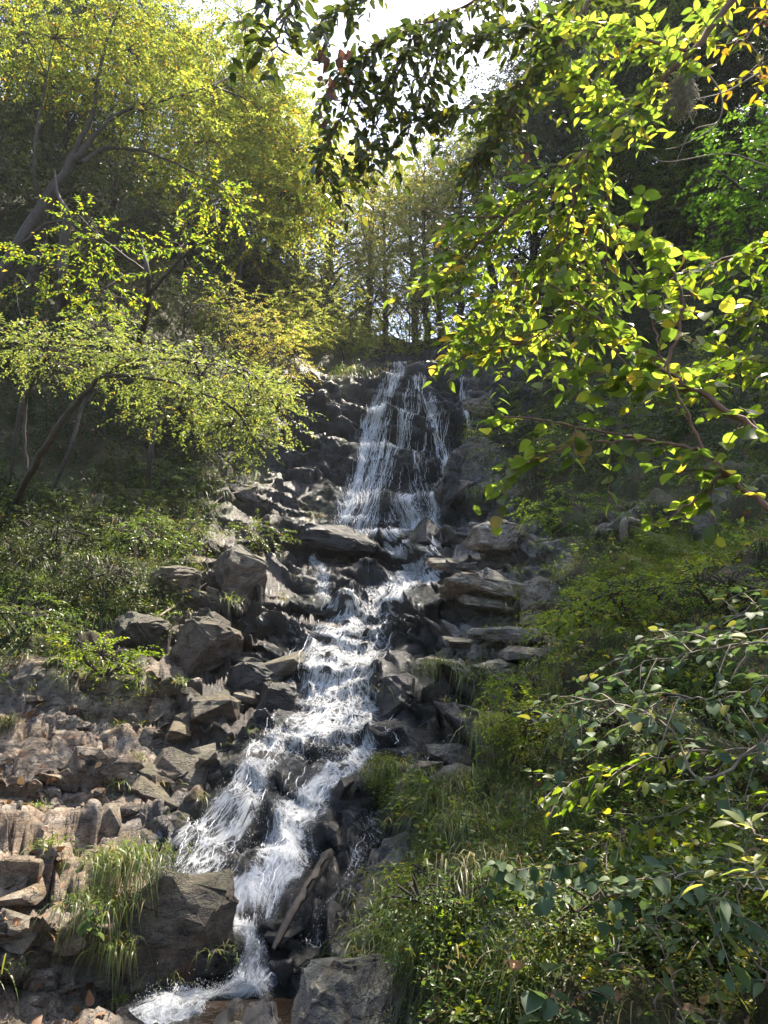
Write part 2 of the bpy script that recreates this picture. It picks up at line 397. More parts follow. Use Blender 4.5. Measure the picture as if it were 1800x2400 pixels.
M['near'] = leaf_mat('glossy_green_leaf', [(0, (.03, .05, .008)), (.45, (.065, .10, .014)), (.75, (.11, .145, .02)), (.95, (.17, .165, .02)), (1, (.22, .14, .02))], .62, 3.9, .32, .5)
M['near_shade'] = leaf_mat('shaded_green_leaf', [(0, (.02, .035, .008)), (.5, (.045, .065, .012)), (.85, (.07, .09, .014)), (1, (.15, .14, .02))], .42, 2.4, .35, .5)  # darker, less translucent copy of the near leaf: backlit shade put into the colour
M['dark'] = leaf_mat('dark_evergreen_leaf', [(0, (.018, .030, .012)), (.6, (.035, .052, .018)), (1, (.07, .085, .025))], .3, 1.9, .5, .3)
M['mid'] = leaf_mat('mid_green_leaf', [(0, (.04, .07, .016)), (.6, (.085, .135, .025)), (.95, (.11, .12, .025)), (1, (.18, .10, .04))], .4, 2.2, .36)
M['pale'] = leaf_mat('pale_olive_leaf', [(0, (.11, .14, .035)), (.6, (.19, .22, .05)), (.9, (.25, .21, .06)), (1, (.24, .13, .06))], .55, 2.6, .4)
M['blue'] = leaf_mat('blue_green_leaf', [(0, (.04, .075, .035)), (.6, (.07, .115, .05)), (.9, (.10, .14, .05)), (1, (.22, .20, .03))], .35, 2.2, .55, .3)
M['maple'] = leaf_mat('vivid_maple_leaf', [(0, (.03, .07, .010)), (.6, (.05, .11, .014)), (1, (.09, .15, .016))], .55, 2.5)
M['autumn'] = leaf_mat('orange_autumn_leaf', [(0, (.13, .14, .01)), (.6, (.22, .19, .012)), (.9, (.28, .15, .012)), (1, (.32, .09, .02))], .6, 2.0)
M['grass'] = leaf_mat('grass_blade', [(0, (.05, .08, .016)), (.55, (.095, .14, .028)), (.85, (.15, .15, .04)), (1, (.22, .17, .08))], .4, 2.2, .4)
M['straw'] = leaf_mat('straw_grass_blade', [(0, (.06, .08, .02)), (.6, (.13, .15, .05)), (1, (.26, .19, .10))], .35, 1.7, .45)
M['mossleaf'] = leaf_mat('moss_tuft', [(0, (.07, .10, .010)), (1, (.20, .22, .02))], .3, 1.8, .7)
M['bark'] = bark_mat('grey_brown_bark', (.02, .015, .011), (.06, .045, .033))
M['barkred'] = bark_mat('reddish_bark', (.07, .035, .02), (.19, .10, .06))
M['deadwood'] = bark_mat('weathered_wood', (.07, .055, .04), (.26, .21, .16))
M['wetwood'] = bark_mat('wet_log_wood', (.006, .005, .004), (.045, .033, .025))
M['deadleaf'] = simple_mat('dead_brown_leaf', (.14, .06, .03), .7, .4)
M['lichen'] = simple_mat('pale_beard_lichen', (.42, .38, .28), .9, .3)
M['mushroom'] = simple_mat('tan_bracket_fungus', (.40, .20, .07), .6)
M['litter'] = leaf_mat('fallen_leaf', [(0, (.07, .035, .018)), (.5, (.16, .08, .04)), (1, (.30, .19, .10))], .2, 1.5, .6)

# ------------------------------------------------------------------ terrain
PXK = np.array([-900, -300, 0, 300, 600, 900, 1200, 1500, 1800, 2100, 2700], float)
ROWS = [
 (2450, [3.0, 3.6, 4.0, 4.2, 4.5, 4.3, 3.9, 3.5, 3.1, 2.8, 2.2]),
 (2330, [3.2, 4.0, 4.4, 4.7, 4.95, 4.7, 4.2, 3.75, 3.4, 3.0, 2.4]),
 (2080, [3.6, 4.6, 5.1, 5.1, 5.6, 5.5, 4.7, 4.1, 3.8, 3.4, 2.7]),
 (2040, [3.7, 4.7, 5.3, 5.5, 6.0, 5.7, 4.85, 4.2, 3.9, 3.5, 2.8]),
 (1800, [4.4, 5.8, 6.8, 7.2, 7.4, 7.3, 6.0, 4.9, 4.5, 4.0, 3.1]),
 (1600, [5.5, 7.3, 8.6, 9.0, 9.4, 9.3, 7.8, 6.0, 5.2, 4.6, 3.6]),
 (1400, [7, 9, 10.3, 11, 12, 12.5, 10.5, 7.3, 6.2, 5.4, 4.2]),
 (1240, [8, 10, 11.5, 13, 15.5, 17, 14, 9, 7.4, 6.3, 5]),
 (1100, [9, 11, 12.5, 14.3, 17, 18.3, 17, 12, 9.5, 7.8, 6]),
 (1000, [10, 12, 13.5, 15, 18, 19.2, 18.5, 14.5, 11.5, 9, 7]),
 (880, [11, 13, 14.5, 16, 19, 20.3, 20, 17, 14, 10.5, 8]),
 (800, [11.5, 13.5, 15, 17, 21, 30, 25, 18.5, 15.5, 11.5, 8.7]),
 (600, [13, 15, 16.5, 20, 26, 40, 32, 21, 18, 14, 10]),
 (300, [16, 18, 21, 26, 34, 55, 42, 26, 22, 17, 13]),
 (0, [19, 22, 25, 30, 40, 60, 48, 30, 25, 20, 15])]
PYK = np.array([r[0] for r in ROWS][::-1], float)
LD = np.log(np.array([r[1] for r in ROWS][::-1], float))

pxc = np.concatenate([np.arange(-900, -240, 30), np.arange(-240, -60, 9), np.arange(-60, 1860, 3.2), np.arange(1860, 2040, 9), np.arange(2040, 2701, 30)])
ridge = np.interp(pxc, [-900, 0, 300, 600, 800, 900, 1000, 1100, 1200, 1500, 1800, 2700], [200, 230, 330, 560, 730, 800, 805, 780, 640, 400, 260, 200])
kk = np.ones(41) / 41; ridge = np.convolve(np.pad(ridge, 20, 'edge'), kk, 'valid')
NC = len(pxc)
tt = np.concatenate([np.arange(0, 750, 3.1), np.arange(750, 1600, 2.5), np.arange(1600, 1652, 5)]); tt = tt / tt[-1]; NR = len(tt)
def row_of(t): return np.interp(t, tt, np.arange(NR))
PY = 2450 + (ridge[None] - 2450) * tt[:, None]; PX = np.broadcast_to(pxc[None], PY.shape).copy()

def lookup_depth(px, py):
    fx = np.clip(np.interp(px, PXK, np.arange(len(PXK))), 0, len(PXK) - 1.001); fy = np.clip(np.interp(py, PYK, np.arange(len(PYK))), 0, len(PYK) - 1.001)
    ix = fx.astype(int); iy = fy.astype(int); ax = fx - ix; ay = fy - iy; ax = ax * ax * (3 - 2 * ax) * .5 + ax * .5
    return np.exp((LD[iy, ix] * (1 - ax) + LD[iy, ix + 1] * ax) * (1 - ay) + (LD[iy + 1, ix] * (1 - ax) + LD[iy + 1, ix + 1] * ax) * ay)
def blur(A, n, it=2):
    for _ in range(it):
        for ax in (0, 1):
            pad = [(0, 0)] * A.ndim; pad[ax] = (n, n)
            B = np.cumsum(np.pad(A, pad, 'edge').astype(np.float64), axis=ax)
            w = 2 * n + 1
            if ax == 0: B = np.concatenate([B[w - 1:w], B[w:] - B[:-w]], 0) / w
            else: B = np.concatenate([B[:, w - 1:w], B[:, w:] - B[:, :-w]], 1) / w
            A = B
    return A
D0 = blur(lookup_depth(PX, PY), 7)

def strokes(PXa, PYa, L, grow=1.0, edge=1.0):
    out = np.zeros(PXa.shape, np.float32)
    for pts, f in L:
        pts = np.array(pts, float)
        for a, b in zip(pts[:-1], pts[1:]):
            w = max(a[2], b[2]) * grow * 1.6 + 4
            x0, x1 = min(a[0], b[0]) - w, max(a[0], b[0]) + w; y0, y1 = min(a[1], b[1]) - w, max(a[1], b[1]) + w
            sel = (PXa > x0) & (PXa < x1) & (PYa > y0) & (PYa < y1)
            if not sel.any(): continue
            X, Y = PXa[sel], PYa[sel]; dx, dy = b[0] - a[0], b[1] - a[1]
            t = np.clip(((X - a[0]) * dx + (Y - a[1]) * dy) / (dx * dx + dy * dy), 0, 1)
            d = np.hypot(X - a[0] - t * dx, Y - a[1] - t * dy) / ((a[2] + (b[2] - a[2]) * t) * grow)
            v = f * np.clip(1.6 - d, 0, 1) if edge == 1.0 else f * np.clip((1 - d) * edge + 1, 0, 1)
            out[sel] = np.maximum(out[sel], v)
    return out
WAT = [
 ([(945, 862, 24), (925, 900, 16), (890, 950, 22), (872, 1000, 30), (880, 1060, 44), (868, 1120, 42), (840, 1180, 50), (850, 1225, 45)], 1.0),
 ([(980, 864, 24), (992, 920, 15), (1030, 970, 22), (1038, 1040, 14), (1070, 1090, 30), (1035, 1130, 24)], .85),
 ([(930, 900, 30), (955, 1000, 38), (950, 1100, 52), (940, 1180, 50)], .66),
 ([(1082, 862, 8), (1095, 930, 14), (1112, 1000, 18), (1125, 1040, 12)], .8),
 ([(1035, 1135, 24), (985, 1175, 34), (960, 1215, 40), (930, 1260, 35), (945, 1310, 32), (965, 1350, 38), (935, 1395, 42)], 1.0),
 ([(1040, 1150, 12), (1022, 1220, 12), (1035, 1290, 13), (1000, 1350, 18)], .8),
 ([(795, 1215, 14), (870, 1235, 22), (930, 1240, 30)], .7),
 ([(930, 1395, 42), (880, 1440, 58), (820, 1490, 70), (800, 1560, 88), (790, 1640, 88)], .95),
 ([(750, 1640, 40), (690, 1720, 32), (620, 1770, 38), (590, 1850, 40), (530, 1930, 45), (490, 2000, 45), (500, 2075, 45)], .9),
 ([(800, 1640, 70), (790, 1720, 75), (720, 1780, 60)], .62),
 ([(880, 1730, 16), (830, 1790, 22), (760, 1850, 28), (700, 1920, 38), (650, 2000, 45), (640, 2070, 38)], 1.05),
 ([(640, 1890, 50), (580, 2000, 80), (570, 2060, 80)], .6),
 ([(470, 2088, 15), (580, 2084, 18), (680, 2072, 12)], 1.15),
 ([(520, 2110, 18), (570, 2150, 33), (600, 2200, 36), (600, 2260, 40), (570, 2310, 42), (500, 2360, 46), (430, 2420, 50)], 1.1),
 ([(600, 2110, 40), (640, 2150, 24)], .5),
 ([(735, 1320, 9), (760, 1370, 18), (785, 1430, 13)], .8),
 ([(690, 1480, 16), (700, 1560, 22), (680, 1620, 18), (660, 1700, 16)], .6),
 ([(950, 1480, 30), (1000, 1560, 45), (1050, 1620, 36), (1020, 1700, 45), (970, 1760, 36)], .5),
 ([(970, 1620, 7), (955, 1700, 9), (945, 1800, 12), (900, 1900, 18), (860, 1960, 18), (800, 2020, 16), (790, 2100, 16), (740, 2200, 16), (710, 2290, 16)], .62),
 ([(662, 1240, 7), (655, 1330, 7)], .55),
 ([(790, 885, 5), (765, 960, 8), (735, 1040, 7), (700, 1090, 7)], .45),
]
foam = strokes(PX, PY, WAT)
wetshade = np.clip(blur(strokes(PX, PY, [(p, 1.0) for p, f in WAT] + [([(640, 1250, 60), (600, 1450, 60), (520, 1620, 50)], .7), ([(780, 950, 50), (750, 1150, 60)], .9), ([(1120, 930, 50), (1100, 1050, 40)], .9)], 2.6), 5) * 1.25, 0, 1)  # extra strokes beside the tall fall mix wet rock with painted-in shade
ROCK = [  # rocky ground
 ([(0, 2420, 200), (200, 2300, 220), (300, 2050, 230), (150, 1850, 190), (200, 1720, 120)], 1.0),
 ([(0, 1850, 260), (60, 2200, 240)], 1.0),
 ([(420, 1750, 140), (520, 1550, 120), (600, 1350, 110), (640, 1220, 70)], 1.0),
 ([(600, 2300, 200), (700, 2050, 180), (800, 1700, 180), (900, 1450, 190), (980, 1250, 150), (980, 1000, 150), (970, 880, 120)], 1.0),
 ([(1180, 1400, 130), (1080, 1500, 120), (1080, 1650, 90), (1050, 1800, 50)], 1.0),
 ([(1240, 1330, 90), (1120, 1280, 90), (1110, 1060, 80)], .9),
 ([(720, 1060, 80), (740, 950, 60)], 1.0), ([(860, 2330, 80), (960, 2350, 60)], 1.0),
 ([(1200, 900, 60), (1180, 1000, 50)], .8), ([(1430, 1230, 50), (1500, 1190, 30)], .6)]
wetshade = wetshade * (1 - .85 * np.clip(blur(strokes(PX, PY, [([(1180, 1400, 90), (1130, 1500, 70), (1120, 1600, 50)], 1.0)]), 3), 0, 1))
rockm = np.clip(blur(strokes(PX, PY, ROCK), 6), 0, 1)
mossm = blur(strokes(PX, PY, [([(1440, 1410, 60), (1560, 1330, 80), (1680, 1270, 60)], 1.0), ([(960, 1830, 30), (940, 1870, 30)], 1.0),
    ([(1250, 2000, 120), (1700, 2100, 120)], .45), ([(380, 1330, 60), (340, 1260, 40)], .5)]), 5)
warmm = np.clip(blur(strokes(PX, PY, [([(0, 2400, 300), (150, 2000, 320), (150, 1700, 200), (450, 1500, 200), (560, 1350, 160), (540, 1180, 90)], 1.0)]), 10), 0, 1) * .9 + .08

P0 = PW(PX, PY, D0)
def normals(P):
    a = np.gradient(P, axis=1); b = np.gradient(P, axis=0); n = np.cross(a, b); return unit(n)
def terrace(P, Nn, T, A, wt, seed, w=.2, tilt=.12, wob=.5):
    """cut the slope into treads and risers by moving points level, into or out of the slope"""
    q = P.reshape(-1, 3); u = (q[:, 2] + tilt * q[:, 0] + wob * fbm(q * [.7, .7, .25], 3, seed)) / T
    fr = u - np.floor(u); g = np.clip((fr - .5 + w / 2) / w, 0, 1)
    hd = -Nn * [1, 1, 0]; m = np.linalg.norm(hd, axis=-1, keepdims=True); hd = hd / (m + 1e-6); cot = np.clip(np.abs(Nn[..., 2:]) / (m + 1e-3), .15, 1.9)
    return P + hd * cot * (T * A * (g - fr) * wt.ravel()).reshape(P.shape[:-1] + (1,))
N0 = unit(blur(normals(P0), 6))
farw = np.clip((D0 - 9) / 8, 0, 1)
P0s = P0
P0 = terrace(P0, N0, 1.5, .75, rockm * farw, 400, .2)
calm = 1 - .5 * np.clip(blur(foam, 4), 0, 1)
P0 = terrace(P0, N0, .62, .85, rockm * calm + .55 * (1 - rockm) * (PY > 1000), 401, .22)
P0 = terrace(P0, N0, .21, .75, rockm * calm, 402, .3, .16, .3)
flat = P0.reshape(-1, 3)
sel = np.where((rockm.ravel() > .03))[0]
Q = flat[sel]; Q = Q + 0.12 * np.stack([fbm(Q * 2.1, 3, s) for s in (50, 60, 70)], -1)
# strata tilt: blocks flatter than tall, dipping to the left
c_, s_ = math.cos(.22), math.sin(.22)
Qr = np.stack([Q[:, 0] * c_ - Q[:, 2] * s_, Q[:, 1], (Q[:, 0] * s_ + Q[:, 2] * c_) * 1.9], -1)
far = np.clip((Q[:, 1] - 6) / 12, 0, 1)
disp = np.zeros(len(flat), np.float32)
h1, e1 = facet(Qr / 1.05, 1); h2, e2 = facet(Qr / .42, 11); h3, e3 = facet(Qr / .17, 21); h4, e4 = facet(Qr / .075, 31)
sp = np.linalg.norm(np.gradient(P0, axis=0), axis=-1).ravel()[sel]
def fade(cell): return np.clip(1.25 - sp / (cell * .45), .0, 1)
h2 = h2 * fade(.42); h3 = h3 * fade(.17); h4 = h4 * fade(.075)
dd = .20 * (1 + 1.0 * far) * h1 + .15 * (1 + 1.1 * far) * h2 + .088 * (1 + 1.0 * far) * h3 + .036 * h4
dd -= .07 * np.exp(-(e1 / .06) ** 2) + .05 * np.exp(-(e2 / .06) ** 2) + .015 * np.exp(-(e3 / .08) ** 2)
fm_ = np.clip(foam.ravel()[sel] * 1.4, 0, 1)
dd = dd * (1 - .35 * fm_) - .03 * fm_
disp[sel] = dd * rockm.ravel()[sel]
soft = (fbm(flat * 1.1, 4, 90) * .6 + fbm(flat * 4, 3, 95) * .07)
disp += (soft * (1 - .75 * rockm.ravel())).astype(np.float32)
DISP = disp.reshape(PY.shape)
DISP = .6 * DISP + .4 * blur(DISP, 1, 1)
DISP = DISP * (1 - .75 * np.clip(strokes(PX, PY, [([(420, 2400, 90), (600, 2330, 70), (560, 2200, 40)], 1.0)]), 0, 1))
edgefade = np.clip((PY - ridge[None]) / 60, 0, 1)
DISP = DISP * (.3 + .7 * edgefade)
P1 = P0 + N0 * DISP[..., None]
# rings that carry the land on beyond the frame
def ring_out(P, f, dz):
    Q = P.copy(); Q[..., 0] *= f; Q[..., 1] *= f; Q[..., 2] += dz; return Q
top = [ring_out(P1[-1], f, dz) for f, dz in ((1.04, 0.), (1.12, -.6), (1.4, -3), (2.2, -8), (5, -16), (14, -20))]
b0 = P1[0]; front = []
for k, (yy, fx) in enumerate(((2.6, .9), (1.2, .8), (-1, 1.0), (-8, 2.2), (-60, 9), (-300, 30))):
    q = b0.copy(); q[:, 0] = b0[:, 0] * fx; q[:, 1] = np.minimum(b0[:, 1] - .2 * (k + 1), yy + 0 * b0[:, 1]); 
    q[:, 2] = np.where(np.abs(q[:, 0]) < 1.2, -.05, b0[:, 2] * .8 + (.12 * np.abs(q[:, 0])).clip(0, 6)); q[:, 2] = np.minimum(q[:, 2], 6)
    front.append(q)
ALL = np.concatenate([np.array(front[::-1]), P1, np.array(top)], 0)
nf, ntp = len(front), len(top)
def padrows(A): return np.concatenate([np.repeat(A[:1], nf, 0), A, np.repeat(A[-1:], ntp, 0)], 0)
left = [np.stack([ALL[:, 0, 0] * f - o, ALL[:, 0, 1] * 1.0, ALL[:, 0, 2] + dz], -1)[:, None] for f, o, dz in ((6, 200, 10), (1.6, 4, 4))]
right = [np.stack([ALL[:, -1, 0] * f + o, ALL[:, -1, 1] * 1.0, ALL[:, -1, 2] + dz], -1)[:, None] for f, o, dz in ((1.6, 4, 4), (6, 200, 10))]
ALL = np.concatenate(left + [ALL] + right, 1)
def padall(A): A = padrows(A); return np.concatenate([A[:, :1]] * 2 + [A] + [A[:, -1:]] * 2, 1)
def gridfaces(nr, nc):
    i = np.arange(nr - 1)[:, None] * nc + np.arange(nc - 1)[None]; i = i.ravel()
    return np.stack([i, i + 1, i + 1 + nc, i + nc], -1)
me = mesh_np('hillside', ALL.reshape(-1, 3), gridfaces(*ALL.shape[:2]), M['ground'],
             vattrs={'wet': padall(wetshade).ravel(), 'rock': padall(rockm).ravel(), 'moss': padall(mossm).ravel(), 'warm': padall(warmm).ravel()})
hill = tag(link('hillside', me), 'steep rocky gorge sides of damp soil and layered bedrock beside the falls', kind='structure')

N1 = unit(blur(normals(P1), 3))
def colrow(px, py):
    c = np.interp(px, pxc, np.arange(NC)); rg = np.interp(px, pxc, ridge)
    r = row_of(np.clip((2450 - np.asarray(py, float)) / (2450 - rg), 0, 1))
    return np.rint(r).astype(int), np.rint(c).astype(int)
def ground(px, py):
    r, c = colrow(np.asarray(px, float), py); return P1[r, c], N1[r, c]
def G(px, py, up=0.0):
    p, n = ground(np.array([px]), np.array([py])); return p[0] + np.array([0, 0, up])

# ------------------------------------------------------------------ water
WS = 2.15
def build_water():
    px = np.arange(380, 1150, WS); pyy = np.arange(2430, 858, -WS)
    X, Y = np.meshgrid(px, pyy)
    c = np.interp(X, pxc, np.arange(NC)); rg = np.interp(X, pxc, ridge); r = row_of(np.clip((2450 - Y) / (2450 - rg), 0, 1))
    def samp(A):
        r0 = np.floor(r).astype(int).clip(0, NR - 2); c0 = np.floor(c).astype(int).clip(0, NC - 2); fr = r - r0; fc = c - c0
        if A.ndim == 3: fr = fr[..., None]; fc = fc[..., None]
        return (A[r0, c0] * (1 - fc) + A[r0, c0 + 1] * fc) * (1 - fr) + (A[r0 + 1, c0] * (1 - fc) + A[r0 + 1, c0 + 1] * fc) * fr
    Ds = blur(DISP, 2, 2); Dw = blur(DISP, 7, 2)
    base = samp(blur(P0, 1, 1)); nn = samp(N0); ds = samp(Ds); dw = samp(Dw)
    fo = strokes(X, Y, WAT, 1.28); film = strokes(X, Y, [(p, 1.0) for p, f in WAT], 1.6)
    # flow coordinates: metres across and metres down
    v = np.cumsum(np.linalg.norm(np.gradient(base, axis=0), axis=-1), axis=0)
    shear = np.interp(Y, [860, 1240, 1400, 1700, 2080, 2430], [980, 900, 935, 790, 600, 480])
    u = (X - shear) * base[..., 1] / F
    pts = np.stack([u, v * .5, 0 * u], -1).reshape(-1, 3)
    lump = (fbm(pts * np.array([7, 4, 1]), 3, 200)).reshape(X.shape); fine = fbm(pts * np.array([28, 12, 1]), 2, 210).reshape(X.shape)
    upr = np.interp(Y, [1230, 1300], [1, 0]); h = np.maximum(dw, ds) * (.55 + .15 * upr) + ds * (.45 - .15 * upr) + .008 + .025 * upr + .05 * np.interp(Y, [1110, 1150, 1400, 1440], [0, 1, 1, 0]) + .045 * np.clip(fo, 0, 1) * (.7 + .9 * lump) + .014 * fo * fine
    Pw_ = base + nn * h[..., None]
    steep = .12 * fbm(pts * np.array([2, 1.2, 1]), 3, 240).reshape(X.shape) + np.interp(Y, [1120, 1215, 1500, 1700, 2060, 2110, 2260, 2320], [.85, .2, .1, .15, .3, .7, .6, .2]) + .15 * lump
    keep = film > .12
    idx = -np.ones(X.shape, int); idx[keep] = np.arange(keep.sum())
    q = np.stack([idx[:-1, :-1], idx[:-1, 1:], idx[1:, 1:], idx[1:, :-1]], -1).reshape(-1, 4)
    q = q[(q >= 0).all(1)]
    fo = np.clip(fo, 0, 1.2) + .12 * lump - upr * (.19 + .42 * np.clip(fbm(pts * np.array([3.2, .55, 1]), 3, 230).reshape(X.shape), -.3, .6))
    me = mesh_np('waterfall', Pw_[keep], q, M['water'], vattrs={'foam': fo[keep], 'steep': np.clip(steep[keep], 0, 1)},
                 uv=np.stack([u, v, 0 * u], -1)[keep], smooth=True)
    tag(link('waterfall', me), 'white water cascading down dark rock steps', kind='structure')
    # separate threads of falling water
    rs = np.random.RandomState(8); g = []; fq = []; nv = 0
    prt = np.clip(fo - .34, 0, 1) * (film > .3); 
    bands = [(0, int((2430 - 1230) / WS), .25), (int((2430 - 1230) / WS), X.shape[0] - 1, 1.0)]
    rows_ = np.concatenate([rs.randint(int((2430 - 1240) / WS), X.shape[0] - 12, 520), rs.randint(40, int((2430 - 1240) / WS), 240)])
    for r0 in rows_:
        pw = prt[r0]; 
        if pw.sum() <= 0: continue
        c = float(rs.choice(len(pw), p=pw / pw.sum())); n = rs.randint(8, 34) if r0 > 550 else rs.randint(5, 14); vx = rs.normal(0, .25); pts_ = []
        off = rs.exponential(.025) + .005; r = r0
        for k in range(n):
            r = r0 - k * 2
            if r < 2: break
            w = prt[r]; cc = int(c); lo, hi = w[max(cc - 4, 0)], w[min(cc + 4, len(w) - 1)]
            vx += rs.normal(0, .22) + .9 * (hi - lo); vx *= .85; sh = (shear[r, 0] - shear[r + 2, 0]) / WS; c += vx + sh
            cc = int(min(max(c, 1), X.shape[1] - 2)); pts_.append(Pw_[r, cc] + nn[r, cc] * (off + .02 * rs.rand()) + rs.normal(0, .006, 3))
        if len(pts_) < 4: continue
        q = spline(pts_, len(pts_) * 2); m = len(q); wd = rs.uniform(.0018, .0055) * (q[0, 1] / 9) ** .5 * np.sin(np.linspace(.15, 3.0, m)) ** .5
        wd = wd * rs.uniform(.5, 1.4, m); g.append(np.stack([q - np.array([1, 0, 0]) * wd[:, None], q + np.array([1, 0, 0]) * wd[:, None]], 1).reshape(-1, 3))
        i_ = np.arange(m - 1) * 2 + nv; fq.append(np.stack([i_, i_ + 1, i_ + 3, i_ + 2], -1)); nv += 2 * m
    tag(link('water_threads', mesh_np('water_threads', np.vstack(g), np.vstack(fq), M['drop'], smooth=True)), 'thin white threads of falling water over the cascade', kind='stuff')
    # loose flecks and threads of spray above the sheet
    w = np.clip(fo - .45, 0, 1) * (film > .3); w = w * (base[..., 1] ** 0); pr = (w / w.sum()).ravel()
    ids = np.random.RandomState(3).choice(len(pr), 30000, p=pr)
    rs = np.random.RandomState(5)
    o = Pw_.reshape(-1, 3)[ids] + nn.reshape(-1, 3)[ids] * rs.exponential(.018, (len(ids), 1)) * 1.1 + rs.normal(0, .008, (len(ids), 3))
    dn = np.tile([[0, -.35, -1.0]], (len(ids), 1)) + rs.normal(0, .45, (len(ids), 3))
    R = frames(dn, rs.normal(0, 1, (len(ids), 3)) + [0, -1, .5])
    L = rs.uniform(.005, .019, len(ids)) * (o[:, 1] / 9) ** .5
    tv = np.array([(0, 0, 0), (.4, -.13, .05), (.4, .13, .05), (.45, 0, -.12), (1, 0, 0)]); tf = np.array([(0, 2, 1), (0, 1, 3), (0, 3, 2), (4, 1, 2), (4, 3, 1), (4, 2, 3)])
    me = leaf_mesh('spray', o, R, L, (tv, tf), M['drop']); tag(link('spray_drops', me), 'white flecks of spray jumping off the cascade', kind='stuff')
M['drop'] = simple_mat('spray_white', (.80, .82, .85), .2, .4)
build_water()

# brown pool at the foot
def build_pool():
    m, nt, out = newmat('pool_water'); p = N(nt, 'ShaderNodeBsdfPrincipled'); p.inputs['Base Color'].default_value = (.022, .014, .008, 1)
    p.inputs['Roughness'].default_value = .06; geo = nt.nodes.new('ShaderNodeNewGeometry')
    b = N(nt, 'ShaderNodeBump'); b.inputs['Strength'].default_value = .6; b.inputs['Distance'].default_value = .02
    nt.links.new(noise(nt, geo.outputs['Position'], 14, 3, .5, .6), b.inputs['Height']); nt.links.new(b.outputs[0], p.inputs['Normal']); nt.links.new(p.outputs[0], out.inputs[0])
    z = float(PW(520, 2345, 4.8)[2]) - .02
    pts = [(-2.0, 3.0), (-1.9, 4.3), (-1.5, 4.75), (-1.0, 4.85), (-.6, 4.9), (-.25, 4.8), (.0, 4.5), (.15, 3.9), (.1, 3.0), (-.4, 2.4), (-1.4, 2.4)]
    V = [(a, b_, z) for a, b_ in pts]; me = bpy.data.meshes.new('pool'); me.from_pydata(V, [], [list(range(len(V)))[::-1]]); me.materials.append(m)
    tag(link('pool_water', me), 'shallow brown pool below the lowest chute', kind='structure')
build_pool()

# ------------------------------------------------------------------ rocks
def rock_mesh(seed, sx, sy, sz, mat, n=15, bev=.05):
    rs = np.random.RandomState(seed); bm = bmesh.new()
    p = rs.uniform(-1, 1, (n, 3)); p = np.sign(p) * np.abs(p) ** .8
    p /= ((np.abs(p) ** 3.2).sum(1) ** (1 / 3.2))[:, None] * rs.uniform(1, 1.18, (n, 1))
    for q in p: bm.verts.new((q[0] * sx, q[1] * sy, q[2] * sz))
    r = bmesh.ops.convex_hull(bm, input=bm.verts)
    bmesh.ops.delete(bm, geom=[v for v in bm.verts if not v.link_faces], context='VERTS')
    bmesh.ops.dissolve_limit(bm, angle_limit=math.radians(9), verts=bm.verts, edges=bm.edges)
    bmesh.ops.bevel(bm, geom=list(bm.edges), offset=bev * min(sx, sy, sz), segments=1, affect='EDGES', clamp_overlap=True)
    bmesh.ops.triangulate(bm, faces=bm.faces)
    me = bpy.data.meshes.new('rock'); bm.to_mesh(me); bm.free(); me.materials.append(mat); return me
ROCKSETS = {k: [rock_mesh(100 + i * 7 + j, *[(1, .9, .55), (1, .7, .4), (.8, .8, .8), (1, .6, .9), (1, 1, .35), (.9, .6, .6), (1, .8, .3), (.7, .9, .7)][i], M[k]) for i in range(8)]
            for j, k in enumerate(('rock_warm', 'rock_damp', 'rock_wet', 'rock_grey', 'rock_moss'))}
def scatter_rocks(parent, kind, strokesL, n, smin, smax, seed, sink=.45, avoid_foam=.35):
    rs = np.random.RandomState(seed); xs = np.array([p for s, f in strokesL for p in s], float)
    w = blur(strokes(PX[::3, ::3], PY[::3, ::3], strokesL), 0, 0); w = np.clip(w, 0, 1) * (foam[::3, ::3] < avoid_foam); pr = (w / w.sum()).ravel()
    ids = rs.choice(len(pr), n, p=pr, replace=False)
    P = P1[::3, ::3].reshape(-1, 3)[ids]; Nn = N1[::3, ::3].reshape(-1, 3)[ids]
    for p, nn in zip(P, Nn):
        s = (smin + (smax - smin) * rs.rand() ** 2.4) * (.55 + .06 * p[1])
        me = ROCKSETS[kind][rs.randint(8)]
        o = link('rock', me, parent); o.location = Vector(p - nn * s * sink * .4) 
        o.rotation_euler = (rs.normal(0, .35) , rs.normal(-.2, .35), rs.uniform(0, 6.28)); o.scale = (s * rs.uniform(.8, 1.25), s * rs.uniform(.8, 1.2), s * rs.uniform(.7, 1.1))
scatter_rocks(hill, 'rock_warm', [([(60, 2300, 150), (120, 2000, 170), (150, 1780, 150), (350, 1800, 110), (80, 1720, 90)], 1.0)], 150, .05, .26, 1)
scatter_rocks(hill, 'rock_damp', [([(400, 1680, 90), (520, 1560, 90), (560, 1400, 80), (600, 1250, 60)], 1.0), ([(380, 1850, 80), (480, 1760, 60)], 1.0)], 70, .08, .36, 2)
scatter_rocks(hill, 'rock_wet', [([(700, 2150, 60), (760, 2000, 60), (850, 1850, 60), (900, 1650, 90), (760, 1350, 80), (740, 1400, 60)], 1.0), ([(620, 1600, 60), (600, 1500, 60)], 1.0)], 40, .06, .25, 3, 1.0, .3)
scatter_rocks(hill, 'rock_grey', [([(1180, 1420, 110), (1080, 1330, 90), (1100, 1550, 80), (1060, 1800, 40)], 1.0), ([(1100, 1150, 70), (1330, 1350, 60)], .6)], 35, .08, .38, 4, .8)

